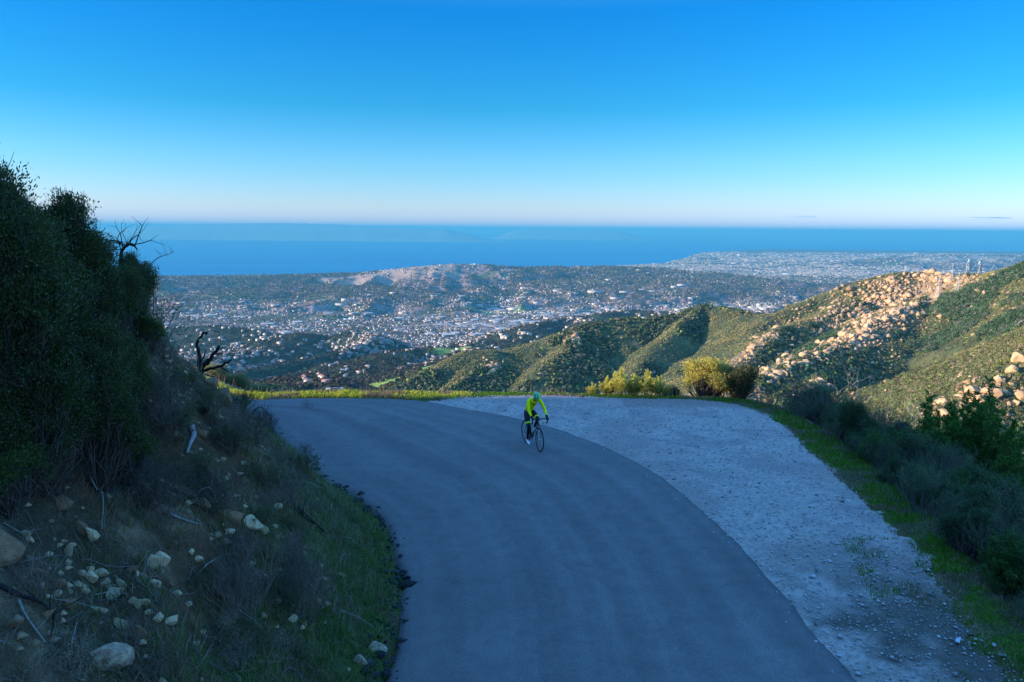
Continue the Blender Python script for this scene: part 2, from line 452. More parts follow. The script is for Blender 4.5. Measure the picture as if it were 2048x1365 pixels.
# ---- landscape sheet, finer near, coarser far
NR, NC = 900, 900
rr = 62 * (30000 / 62.0) ** (np.linspace(0, 1, NR))
cc = np.linspace(-0.98, 0.98, NC)
LX = rr[:, None] * cc[None, :]; LY = np.repeat(rr[:, None], NC, 1)
LZ = H_far(LX, LY)
LZn = H_near(LX[:220], LY[:220])[0]
LZ[:220] = np.where(LY[:220] < 160, np.minimum(LZ[:220], -40 - (160 - LY[:220]) * 0.6), LZ[:220])
LZ[:220] = np.maximum(LZ[:220], LZn)
LZ = np.where(LY < 88, LZ - 1.5, LZ)
gxs = np.gradient(LZ, axis=1) / np.maximum(np.gradient(LX, axis=1), 1e-6)
n1 = fbm(LX / 90, LY / 90, 5, 25); n2 = fbm(LX / 25, LY / 25, 4, 26); n3 = fbm(LX / 400, LY / 400, 4, 27)
chap = np.array([0.105, 0.105, 0.045]); chapd = np.array([0.045, 0.060, 0.030]); olive = np.array([0.17, 0.155, 0.060]); gras = np.array([0.10, 0.15, 0.035]); tan = np.array([0.24, 0.185, 0.12]); brown = np.array([0.17, 0.115, 0.085])
C = np.empty(LX.shape + (3,)); C[:] = chap
C = mixc(C, olive, sstep(n1, 0.45, 0.65))
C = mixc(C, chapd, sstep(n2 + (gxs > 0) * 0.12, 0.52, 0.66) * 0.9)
C = mixc(C, tan, sstep(n2 * 0.6 + n1 * 0.4, 0.60, 0.66) * 0.5)
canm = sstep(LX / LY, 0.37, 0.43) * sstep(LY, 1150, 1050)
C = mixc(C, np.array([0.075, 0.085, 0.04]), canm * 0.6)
# town plain
town = sstep(LY, 1900, 2800)
woods = np.array([0.085, 0.068, 0.055]); roofs = np.array([0.47, 0.30, 0.27]); 
tn = fbm(LX / 60, LY / 60, 4, 41); tn2 = fbm(LX / 700, LY / 900, 4, 42)
TC = np.empty(C.shape); TC[:] = woods
TC = mixc(TC, roofs, sstep(tn + (tn2 - 0.5) * 0.4, 0.44, 0.60) * np.interp(LY, [0, 6000, 12000, 30000], [0.6, 0.6, 0.35, 0.25]))
TC = mixc(TC, np.array([0.10, 0.13, 0.05]), sstep(fbm(LX / 300, LY / 300, 3, 43), 0.60, 0.68) * 0.6)
C = C * (1 - town[..., None]) + TC * town[..., None]
base0 = np.interp(LY, BASE_Y, BASE_Z)
up = sstep(LZ - base0, 25, 55) * sstep(LY, 1500, 2000) * (LY < 5500)
C = mixc(C, np.array([0.030, 0.044, 0.022]), up * 0.85)
# bare bluffs facing inland, dry fields and lawns, by their place on the map
def patch(px0, py0, Y, ru, rv, rot=0.0):
    w = px(px0, py0, Y)
    dx = LX - w[0]; dy = LY - w[1]
    c_, s_ = math.cos(rot), math.sin(rot)
    return np.hypot((dx * c_ + dy * s_) / ru, (-dx * s_ + dy * c_) / rv) + (fbm(LX / ru * 2.0, LY / rv * 2.0, 4, 44) - 0.5) * 1.0
C = mixc(C, brown * 2.1, sstep(patch(850, 552, 8700, 1050, 480), 1.05, 0.85) * (LZ > -655) * sstep(n3, 0.30, 0.40))
C = mixc(C, brown, sstep(patch(560, 552, 8600, 500, 200), 1.0, 0.8) * 0.6)
for q in [(1335, 528, 10300, 700, 260, 0), (1620, 518, 13000, 1300, 500, 0), (1960, 504, 19000, 1700, 900, 0), (1890, 514, 15600, 700, 500, 0), (1980, 514, 15900, 600, 450, 0), (1800, 503, 19000, 900, 700, 0), (1700, 572, 6600, 500, 160, 0)]:
    C = mixc(C, np.array([0.27, 0.23, 0.17]), sstep(patch(*q), 1.0, 0.75))
for q in [(1180, 560, 7900, 300, 120, 0), (1010, 590, 6000, 500, 160, 0), (840, 710, 1900, 160, 60, 0), (800, 745, 1500, 90, 35, 0), (935, 692, 2400, 130, 60, 0), (1140, 665, 3000, 150, 70, 0), (1295, 637, 3300, 260, 90, 0.3), (760, 728, 1750, 90, 50, 0)]:
    C = mixc(C, np.array([0.24, 0.33, 0.08]), sstep(patch(*q), 1.0, 0.7) * 0.9)
for q in [(1300, 640, 3400, 200, 60, 0.4), (1180, 640, 3400, 90, 50, 0), (1530, 626, 3500, 400, 120, 0), (560, 783, 1150, 120, 40, 0), (850, 690, 2300, 120, 30, 0)]:
    C = mixc(C, np.array([0.26, 0.22, 0.15]), sstep(patch(*q), 1.0, 0.75) * 0.8)
# beach
yc = np.interp(LX / LY, COAST[:, 0], COAST[:, 1])
C = mixc(C, np.array([0.38, 0.33, 0.26]), sstep(np.abs(yc - LY), 60, 20) * 0.7)
sub = slice(200, 640)
dsp = np.minimum(pseg(LX[sub], LY[sub], RIDGES[1][0])[0], pseg(LX[sub], LY[sub], RIDGES[2][0][2:])[0] * 1.6)
dsp = np.minimum(dsp, np.hypot(LX[sub] - px(1870, 556, 1230)[0], (LY[sub] - 1230) * 1.3) * 0.45)
C[sub] = mixc(C[sub], np.array([0.38, 0.25, 0.15]), sstep(dsp + (n2[sub] - 0.5) * 40, 34, 16) * 0.75)
# graded dirt road and pads round the pylons
TRACK = [px(*q)[:2] for q in [(1863, 558, 1235), (1876, 563, 1215), (1874, 570, 1190), (1862, 576, 1175), (1850, 577, 1165), (1868, 584, 1160), (1866, 591, 1150), (1850, 594, 1140)]]
TRACK2 = [px(*q)[:2] for q in [(1876, 563, 1215), (1890, 564, 1215), (1912, 561, 1210)]]
TRACK3 = [px(*q)[:2] for q in [(1866, 586, 1158), (1895, 584, 1150), (1925, 584, 1150)]]
sub = slice(300, 620)
dt = np.minimum(np.minimum(pseg(LX[sub], LY[sub], TRACK)[0], pseg(LX[sub], LY[sub], TRACK2)[0]), pseg(LX[sub], LY[sub], TRACK3)[0])
C[sub] = mixc(C[sub], np.array([0.42, 0.28, 0.16]), sstep(dt, 9, 5))
C = C * (0.8 + 0.4 * n2[..., None])
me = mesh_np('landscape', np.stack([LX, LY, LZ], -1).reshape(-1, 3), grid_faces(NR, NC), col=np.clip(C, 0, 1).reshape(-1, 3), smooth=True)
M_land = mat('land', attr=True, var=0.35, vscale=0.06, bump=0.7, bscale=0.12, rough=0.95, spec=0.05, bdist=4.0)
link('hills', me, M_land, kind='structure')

# ---- sea
M_sea = bpy.data.materials.new('sea'); M_sea.use_nodes = True
N = M_sea.node_tree.nodes; L = M_sea.node_tree.links
b = N['Principled BSDF']; b.inputs['Roughness'].default_value = 0.42; b.inputs['Specular IOR Level'].default_value = 0.25
tcn = N.new('ShaderNodeTexCoord'); mp = N.new('ShaderNodeMapping'); mp.inputs['Scale'].default_value = (0.00012, 0.0005, 1)
nz = N.new('ShaderNodeTexNoise'); nz.inputs['Scale'].default_value = 1.0; nz.inputs['Detail'].default_value = 7
rmp = N.new('ShaderNodeValToRGB'); rmp.color_ramp.elements[0].position = 0.3; rmp.color_ramp.elements[1].position = 0.7
rmp.color_ramp.elements[0].color = (0.001, 0.12, 0.24, 1); rmp.color_ramp.elements[1].color = (0.003, 0.18, 0.32, 1)
L.new(tcn.outputs['Object'], mp.inputs[0]); L.new(mp.outputs[0], nz.inputs['Vector']); L.new(nz.outputs['Fac'], rmp.inputs[0]); L.new(rmp.outputs[0], b.inputs['Base Color'])
n2_ = N.new('ShaderNodeTexNoise'); n2_.inputs['Scale'].default_value = 0.02; n2_.inputs['Detail'].default_value = 6
bp = N.new('ShaderNodeBump'); bp.inputs['Strength'].default_value = 0.5; bp.inputs['Distance'].default_value = 3.0
L.new(tcn.outputs['Object'], n2_.inputs['Vector']); L.new(n2_.outputs['Fac'], bp.inputs['Height']); L.new(bp.outputs[0], b.inputs['Normal'])
sv = np.array([(-150000, 3000, -700), (150000, 3000, -700), (150000, 160000, -700), (-150000, 160000, -700)])
link('sea', mesh_np('sea', sv, np.array([[0, 1, 2, 3]])), M_sea, kind='structure')

# ---- islands across the channel
def island(prof, Y, depth, name):
    """prof: picture column, row of the crest; a ridge of real thickness standing in the sea"""
    xs = np.linspace(prof[0][0], prof[-1][0], 160)
    ys = np.interp(xs, [p[0] for p in prof], [p[1] for p in prof])
    rows = []
    for k in range(9):
        t = k / 8.0
        f = math.sin(math.pi * t) ** 0.8
        row = []
        for i, (x_, y_) in enumerate(zip(xs, ys)):
            w = px(x_, y_, Y)
            hh = max(w[2] + 700 + 60 * (vn(i * 0.35, k * 0.9, 77) - 0.5), 5)
            row.append((w[0], Y + (t - 0.5) * depth, -702 + hh * f))
        rows.append(row)
    V = np.array(rows).reshape(-1, 3)
    return link(name, mesh_np(name, V, grid_faces(9, 160), smooth=True), M_isle, label=None, kind='structure')
M_isle = mat('island_haze_tint', base=(0.16, 0.26, 0.27), var=0.2, vscale=0.001, rough=0.95)  # distance haze put into the base colour, bluish to blend with the sea
island([(150, 486), (180, 458), (240, 456.5), (300, 457), (318, 459), (335, 486)], 46000, 3000, 'mountain')
island([(230, 488), (270, 455), (330, 451), (400, 449), (470, 448), (540, 446.5), (600, 447), (640, 448.2), (700, 451), (760, 454), (820, 457), (900, 460), (1010, 488)], 44000, 6000, 'mountain')
island([(980, 480), (1030, 460), (1060, 458.5), (1110, 457.8), (1170, 459), (1240, 462), (1300, 480)], 55000, 4000, 'mountain')

# ---- haze: one closed box of even air
M_haze = bpy.data.materials.new('haze'); M_haze.use_nodes = True
N = M_haze.node_tree.nodes; L = M_haze.node_tree.links
N.remove(N['Principled BSDF'])
pv = N.new('ShaderNodeVolumePrincipled')
pv.inputs['Color'].default_value = (0.09, 0.43, 0.63, 1)
pv.inputs['Density'].default_value = 3.5e-5
pv.inputs['Anisotropy'].default_value = 0.0
L.new(pv.outputs[0], N['Material Output'].inputs['Volume'])
def box_np(x0, x1, y0, y1, z0, z1):
    V = np.array([(x, y, z) for z in (z0, z1) for y in (y0, y1) for x in (x0, x1)], float)
    F = np.array([(0, 2, 3, 1), (4, 5, 7, 6), (0, 1, 5, 4), (2, 6, 7, 3), (0, 4, 6, 2), (1, 3, 7, 5)])
    return V, F
V, F = box_np(-170000, 170000, -2500, 168000, -760, 240)
link('haze', mesh_np('haze', V, F), M_haze, kind='stuff')
# ------------------------------------------------------------------ road, gravel turnout, verge
def resample(P, n, y0=-60):
    P = np.array([p[:2] for p in P]); d = np.r_[0, np.cumsum(np.hypot(*np.diff(P, axis=0).T))]
    t = np.linspace(0, d[-1], n)
    return np.stack([np.interp(t, d, P[:, 0]), np.interp(t, d, P[:, 1])], 1)
nl, nw = 900, 60
A = resample(INNER, nl); B = resample(OUT_ASP, nl)
# pair the two edges by nearest point so that the strip stays square to the road
def pair(A, B):
    out = np.empty_like(A); j = 0
    for i in range(len(A)):
        k = np.arange(j, min(j + 60, len(B)))
        d = np.hypot(*(B[k] - A[i]).T); j = k[int(np.argmin(d))]; out[i] = B[j]
    ker = np.ones(41) / 41
    pad = np.pad(out, ((20, 20), (0, 0)), 'edge')
    sm = np.stack([np.convolve(pad[:, c], ker, 'valid') for c in (0, 1)], 1)
    return sm
tt = np.linspace(0, 1, nl)
jA = (fbm(tt * 260, tt * 0, 4, 61) - 0.5) * 0.16
jB = (fbm(tt * 300, tt * 0 + 5, 4, 62) - 0.5) * 0.14
M2 = B
def normal(P):
    g = np.gradient(P, axis=0); g /= np.linalg.norm(g, axis=1)[:, None] + 1e-9
    return np.stack([-g[:, 1], g[:, 0]], 1)
A2 = A + normal(A) * (jA[:, None] - 0.04); B2 = B + normal(B) * jB[:, None]
w = np.linspace(0, 1, nw)
V = A2[:, None, :] * (1 - w)[None, :, None] + B2[:, None, :] * w[None, :, None]
z = 0.012 + 0.05 * np.sin(np.pi * w)[None, :] + 0 * V[..., 0]
z[:, 0] = -0.05; z[:, -1] = -0.03
V = np.concatenate([V, z[..., None]], -1)
u_ = np.repeat(np.linspace(0, 1, nl)[:, None], nw, 1); v_ = np.repeat(w[None, :], nl, 0)
xx, yy = V[..., 0], V[..., 1]
band = fbm(v_ * 26, u_ * 5, 3, 63) - 0.5
blot = fbm(xx / 1.8, yy / 1.8, 4, 64) - 0.5
wheel = np.exp(-((v_ - 0.24) / 0.05) ** 2) + np.exp(-((v_ - 0.45) / 0.05) ** 2) + np.exp(-((v_ - 0.62) / 0.05) ** 2) + np.exp(-((v_ - 0.84) / 0.05) ** 2)
k = 1 + band * 0.34 + (fbm(v_ * 110, u_ * 4, 2, 69) - 0.5) * 0.16 + blot * 0.30 + wheel * 0.13
seam = np.exp(-(np.abs(v_ - 0.5 - (fbm(u_ * 40, u_ * 0, 3, 67) - 0.5) * 0.02) / 0.004) ** 2) * 0.18
k = k - seam
edge = sstep(v_, 0.97, 1.0) + sstep(v_, 0.02, 0.0)
C = np.array([0.150, 0.130, 0.122])[None, None] * k[..., None]
C = C * (1 - 0.45 * edge[..., None])
dust = sstep(fbm(xx / 2.5, yy / 2.5, 4, 65), 0.50, 0.72)[..., None] * sstep(yy, 22, 27)[..., None]
C = C * (1 - dust * 0.6) + np.array([0.15, 0.13, 0.11]) * dust * 0.6
me = mesh_np('road', V.reshape(-1, 3), grid_faces(nl, nw), col=np.clip(C, 0, 1).reshape(-1, 3), smooth=True)
M_road = mat('asphalt', attr=True, grit=0.38, gscale=45, cracks=0.14, var=0.16, vscale=3, bump=0.5, bscale=90, rough=0.88, spec=0.22, detail=8, bdist=0.01)
link('road', me, M_road, kind='structure')

# gravel: a sheet kept where it lies between asphalt and its own ragged outer edge
gx = np.arange(-5, 11.5, 0.06); gy = np.arange(-8, 30.5, 0.06)
X, Y = np.meshgrid(gx, gy)
din = pseg(X, Y, OUT_ASP)[0]; ina = inside(X, Y, OUT_ASP + [(-160, -60)])
dou = pseg(X, Y, GRAV)[0]; ing = inside(X, Y, GRAV + [(-160, -60)])
sd = np.where(ing, dou, -dou)
rag = (fbm(X / 0.8, Y / 0.8, 4, 81) - 0.5) * 0.5 * (1 + sstep(Y, 17, 11) * 1.6)
big = (fbm(X / 0.22, Y / 0.22, 2, 82) - 0.5)
nearr = sstep(Y, 14.5, 10.5)
keep = (sd + rag + big * 0.30 - nearr * 0.3 > 0) & ((~ina) | (din < 0.25))
bn = fbm(X / 0.11, Y / 0.11, 3, 84); b2 = fbm(X / 1.1, Y / 1.1, 4, 85); b3 = fbm(X / 0.35, Y / 0.35, 3, 86)
Z = -0.006 + (bn - 0.5) * 0.028 + (b2 - 0.5) * 0.04 + np.clip(1 - np.minimum(dou, 1), 0, 1) * 0.0
f = grid_faces(*X.shape)
kf = keep.ravel()[f].all(1)
f = f[kf]
used = np.unique(f); rem = -np.ones(X.size, int); rem[used] = np.arange(len(used))
Vg = np.stack([X, Y, Z], -1).reshape(-1, 3)[used]
gr = np.array([0.44, 0.345, 0.30]); gd = np.array([0.28, 0.23, 0.21]); gb = np.array([0.36, 0.26, 0.22])
C = np.empty(X.shape + (3,)); C[:] = gr
C = C * (0.75 + 0.5 * bn[..., None])
C = mixc(C, gd, sstep(b2 + (b3 - 0.5) * 0.5, 0.50, 0.70) * 0.6)
C = mixc(C, gb, sstep(fbm(X / 2.0, Y / 2.0, 3, 87), 0.5, 0.7) * 0.5)
C = mixc(C, gb * 0.8, sstep(Y + np.abs(X - 7) * 0.1, 26.3, 27.2) * (X > 4) * 0.8)
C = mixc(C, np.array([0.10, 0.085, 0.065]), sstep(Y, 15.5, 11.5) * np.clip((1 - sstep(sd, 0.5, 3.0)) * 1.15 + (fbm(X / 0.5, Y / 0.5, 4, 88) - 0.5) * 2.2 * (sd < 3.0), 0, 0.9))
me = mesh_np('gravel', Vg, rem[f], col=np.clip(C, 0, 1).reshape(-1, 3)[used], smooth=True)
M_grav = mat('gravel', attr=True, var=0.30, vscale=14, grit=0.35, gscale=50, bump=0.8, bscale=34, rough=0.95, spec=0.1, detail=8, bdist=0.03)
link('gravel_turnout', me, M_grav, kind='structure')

# loose stones over the gravel
rng = np.random.default_rng(3)
def stones(name, pts, size, rng, mt, cols, flat=0.6, kind='stuff'):
    n = len(pts)
    base = np.array([(1, 0, 0), (-1, 0, 0), (0, 1, 0), (0, -1, 0), (0, 0, 1), (0, 0, -0.6)], float)
    fc = np.array([(0, 2, 4), (2, 1, 4), (1, 3, 4), (3, 0, 4), (2, 0, 5), (1, 2, 5), (3, 1, 5), (0, 3, 5)])
    Vv = base[None] * (1 + rng.uniform(-0.35, 0.35, (n, 6, 3)))
    Vv = Vv * size[:, None, None]; Vv[..., 2] *= flat
    a = rng.uniform(0, 6.28, n); c, s = np.cos(a)[:, None], np.sin(a)[:, None]
    x = Vv[..., 0] * c - Vv[..., 1] * s; y = Vv[..., 0] * s + Vv[..., 1] * c
    Vv = np.stack([x, y, Vv[..., 2]], -1) + pts[:, None, :]
    F = (fc[None] + (np.arange(n) * 6)[:, None, None]).reshape(-1, 3)
    cc_ = np.repeat(cols, 6, 0)
    return link(name, mesh_np(name, Vv.reshape(-1, 3), F, col=cc_), mt, kind=kind)
M_stone = mat('loose_stone', attr=True, var=0.2, vscale=20, rough=0.9, spec=0.15)
n = 42000
P = np.stack([rng.uniform(-4, 11.5, n), 28.5 - 22 * rng.random(n) ** 0.8], 1)
ig = inside(P[:, 0], P[:, 1], GRAV + [(-160, -60)]); ia = inside(P[:, 0], P[:, 1], OUT_ASP + [(-160, -60)])
da = pseg(P[:, 0], P[:, 1], OUT_ASP)[0]
ok = ig & ((~ia) | (rng.random(n) < np.exp(-da / 0.35) * 0.5))
P = P[ok]; n = len(P)
sz = rng.gamma(2.2, 0.0050, n) + 0.005
cb = np.where(rng.random(n) < 0.08, 0.16, rng.uniform(0.30, 0.58, n))[:, None] * np.array([1, 0.97, 0.94]) * (1 + rng.uniform(-0.08, 0.08, (n, 3)))
stones('gravel', np.c_[P, np.full(n, 0.012)], sz, rng, M_stone, cb)

# crumbled asphalt and clods along the inner road edge
n = 6500
ip = np.array([p[:2] for p in INNER]); ip = ip[(ip[:, 1] > 2) & (ip[:, 1] < 27)]
ip = resample([tuple(p) for p in ip], 2000)
idx = rng.integers(0, 1999, n); nn = normal(ip)
P = ip[idx] + nn[idx] * (rng.normal(0.10, 0.16, n))[:, None] + rng.normal(0, 0.02, (n, 2))
Z = H_near(P[:, 0], P[:, 1])[0]
stones('asphalt_crumbs', np.c_[P, np.maximum(Z, 0.0) + 0.015], rng.gamma(2, 0.016, n) + 0.008, rng, M_stone, rng.uniform(0.012, 0.06, n)[:, None] * np.array([1, 1, 1.05]), kind='stuff')

# ------------------------------------------------------------------ grass
def blades(name, P, hgt, lean, cols, wid, rng, mt):
    n = len(P)
    a = rng.uniform(0, 6.28, n); b = rng.uniform(0, 6.28, n)
    dx = np.stack([np.cos(a), np.sin(a), 0 * a], 1) * wid[:, None]
    l = np.stack([np.cos(b), np.sin(b), 0 * b], 1) * (lean * hgt)[:, None]
    up = np.array([0, 0, 1.0]) * hgt[:, None]
    v0 = P - dx; v1 = P + dx; m = P + l * 0.35 + up * 0.6; v2 = m + dx * 0.7; v3 = m - dx * 0.7; v4 = P + l + up * (1 - 0.3 * lean[:, None])
    V = np.stack([v0, v1, v2, v3, v4], 1).reshape(-1, 3)
    o = (np.arange(n) * 5)[:, None]
    Q = np.array([[0, 1, 2, 3]]) + o; T = np.array([[3, 2, 4]]) + o
    return link(name, mesh_np(name, V, [Q, T], col=np.repeat(cols, 5, 0)), mt, kind='stuff')
M_grass = mat('grass_blade', attr=True, rough=0.6, spec=0.2, transl=0.35)
def gcol(n, a, b, rng, j=0.15):
    t = rng.random((n, 1)); return (np.array(a) * (1 - t) + np.array(b) * t) * (1 + rng.uniform(-j, j, (n, 3)))
# verge between gravel and brush
n = 520000
P = np.stack([rng.uniform(-20, 13, n), rng.uniform(5, 33, n)], 1)
ir = inside(P[:, 0], P[:, 1], FLATP); dr = pseg(P[:, 0], P[:, 1], RIM)[0]
ing_ = inside(P[:, 0], P[:, 1], GRAV + [(-160, -60)]); dgv = pseg(P[:, 0], P[:, 1], GRAV)[0]
ia = inside(P[:, 0], P[:, 1], OUT_ASP + [(-160, -60)]); dasp = pseg(P[:, 0], P[:, 1], OUT_ASP)[0]
nn_ = fbm(P[:, 0] / 0.9, P[:, 1] / 0.9, 4, 101)
verge = ((ir | (dr < 0.30)) & ~ia & (dasp > 0.25) & ((~ing_) | (dgv < 0.25 * nn_)))
near_ = P[:, 1] < 15
patchy = ing_ & near_ & (dgv < 1.4) & (nn_ > 0.58)
far_strip = (P[:, 0] < -2.5) & verge
P1 = P[(verge | patchy)]; 
k = vn(P1[:, 0] / 0.5, P1[:, 1] / 0.5, 102) * 0.6 + 0.5
Z = H_near(P1[:, 0], P1[:, 1])[0]
lit = P1[:, 0] < 0
cols = gcol(len(P1), (0.05, 0.17, 0.006), (0.14, 0.28, 0.015), rng)
yel = gcol(len(P1), (0.34, 0.40, 0.03), (0.50, 0.50, 0.06), rng)
dryc = gcol(len(P1), (0.20, 0.16, 0.09), (0.30, 0.24, 0.14), rng)
mixy = (P1[:, 0] < -1.5)
cols = np.where(mixy[:, None], yel, cols)
drm = (fbm(P1[:, 0] / 1.2, P1[:, 1] / 0.6, 3, 105) > 0.62) | (rng.random(len(P1)) < 0.08)
cols = np.where(drm[:, None], dryc, cols)
hg = (0.05 + 0.10 * rng.random(len(P1))) * k * np.where(mixy, 1.5, 1.0)
blades('grass', np.c_[P1, Z - 0.01], hg, rng.uniform(0.1, 0.9, len(P1)), cols, 0.0045 + 0.004 * rng.random(len(P1)) + P1[:, 1] * 0.00022, rng, M_grass)
# dry tall stalks just beyond the rim
n = 26000
P = np.stack([rng.uniform(-24, 14, n), rng.uniform(7, 36, n)], 1)
ir = inside(P[:, 0], P[:, 1], FLATP); dr = pseg(P[:, 0], P[:, 1], RIM)[0]
clump = fbm(P[:, 0] / 1.5, P[:, 1] / 1.5, 3, 110)
m = (dr < 0.9) & (~ir | (dr < 0.25)) & (clump > 0.47)
P1 = P[m]; Z = H_near(P1[:, 0], P1[:, 1])[0]
blades('dry_grass', np.c_[P1, Z - 0.02], rng.uniform(0.18, 0.5, len(P1)), rng.uniform(0.05, 0.5, len(P1)), gcol(len(P1), (0.20, 0.16, 0.10), (0.34, 0.27, 0.17), rng), np.full(len(P1), 0.004) + P1[:, 1] * 0.00012, rng, M_grass)
# bank grass: thick and green by the road, sparse and dry above
n = 330000
P = np.stack([rng.uniform(-17, -0.8, n), rng.uniform(3.5, 27, n)], 1)
z_, di_, hl_, _, _ = H_near(P[:, 0], P[:, 1])
c1 = fbm(P[:, 0] / 0.8, P[:, 1] / 0.8, 4, 120); c2 = fbm(P[:, 0] / 0.25, P[:, 1] / 0.25, 3, 121)
g = hl_ & (di_ > 0.10) & (di_ < 2.6 + (c1 - 0.5) * 3) & (P[:, 1] > 7) & (c2 > 0.36) & (rng.random(n) < np.interp(di_, [0, 0.4, 1.8, 3.2], [0.5, 1, 0.8, 0.12]))
d_ = hl_ & (di_ > 0.5) & (di_ < 9) & (c1 > 0.47) & (c2 > 0.42) & (rng.random(n) < 0.28)
P1 = np.c_[P[g], z_[g] - 0.01]; m = len(P1)
gc = gcol(m, (0.05, 0.12, 0.014), (0.15, 0.20, 0.035), rng)
dc = gcol(m, (0.20, 0.16, 0.085), (0.36, 0.28, 0.16), rng)
isd = rng.random(m) < np.interp(di_[g], [0, 0.5, 2], [0.1, 0.25, 0.55])
blades('bank_grass', P1, rng.uniform(0.07, 0.26, m), rng.uniform(0.2, 1.2, m), np.where(isd[:, None], dc, gc), 0.004 + 0.003 * rng.random(m), rng, M_grass)
P1 = np.c_[P[d_], z_[d_] - 0.01]; m = len(P1)
blades('bank_dry_grass', P1, rng.uniform(0.10, 0.42, m), rng.uniform(0.3, 1.6, m), gcol(m, (0.15, 0.12, 0.075), (0.32, 0.25, 0.16), rng), 0.003 + 0.003 * rng.random(m), rng, M_grass)
# ------------------------------------------------------------------ plants: builders
def rot_dirs(rng, n, zmin=-0.3):
    z = rng.uniform(zmin, 1, n); a = rng.uniform(0, 2 * math.pi, n); r = np.sqrt(np.maximum(1 - z * z, 0))
    return np.stack([r * np.cos(a), r * np.sin(a), z], 1)

def leaf_quads(P, D, L, Wd, rng):
    """rhombic leaves at P, pointing roughly along D"""
    n = len(P)
    d = D + rng.normal(0, 0.55, (n, 3)); d /= np.linalg.norm(d, axis=1)[:, None]
    s = np.cross(d, rng.normal(0, 1, (n, 3))); s /= np.linalg.norm(s, axis=1)[:, None] + 1e-9
    a = d * L[:, None]; b = s * (Wd * 0.5)[:, None]
    V = np.stack([P, P + a * 0.45 + b, P + a, P + a * 0.45 - b], 1).reshape(-1, 3)
    F = np.arange(n * 4).reshape(n, 4)
    return V, F

def tubes(segs, k=4):
    """segs: list of (p0,p1,r0,r1)"""
    S_ = np.array([(*a, *b, r0, r1) for a, b, r0, r1 in segs])
    p0, p1, r0, r1 = S_[:, :3], S_[:, 3:6], S_[:, 6], S_[:, 7]
    d = p1 - p0; d /= np.linalg.norm(d, axis=1)[:, None] + 1e-9
    ref = np.where(np.abs(d[:, 2:3]) > 0.9, [[1, 0, 0]], [[0, 0, 1]])
    u = np.cross(d, ref); u /= np.linalg.norm(u, axis=1)[:, None] + 1e-9
    v = np.cross(d, u)
    th = np.arange(k) * 2 * math.pi / k
    ring = u[:, None] * np.cos(th)[None, :, None] + v[:, None] * np.sin(th)[None, :, None]
    A_ = p0[:, None] + ring * r0[:, None, None]; B_ = p1[:, None] + ring * r1[:, None, None]
    V = np.concatenate([A_, B_], 1).reshape(-1, 3)
    i = np.arange(k); j = (i + 1) % k
    q = np.stack([i, j, j + k, i + k], 1)
    F = (q[None] + (np.arange(len(S_)) * 2 * k)[:, None, None]).reshape(-1, 4)
    return V, F

def branch(segs, tips, rng, p, d, L, r, depth, spread=0.6, up=0.15, n=3, crook=0.25, steps=3, shrink=0.68):
    p = np.array(p, float); d = np.array(d, float); d /= np.linalg.norm(d)
    for i in range(steps):
        q = p + d * L / steps
        r2 = r * (0.86 if depth else 0.6)
        segs.append((p, q, r, r2)); p = q; r = r2
        d = d + rng.normal(0, crook, 3); d[2] += up * 0.3; d /= np.linalg.norm(d)
    if depth <= 0:
        tips.append((p, d)); return
    for i in range(n):
        e_ = d + rng.normal(0, spread, 3); e_[2] += up; e_ /= np.linalg.norm(e_)
        branch(segs, tips, rng, p, e_, L * shrink * rng.uniform(0.75, 1.25), r * 0.72, depth - 1, spread, up, n, crook, steps, shrink)

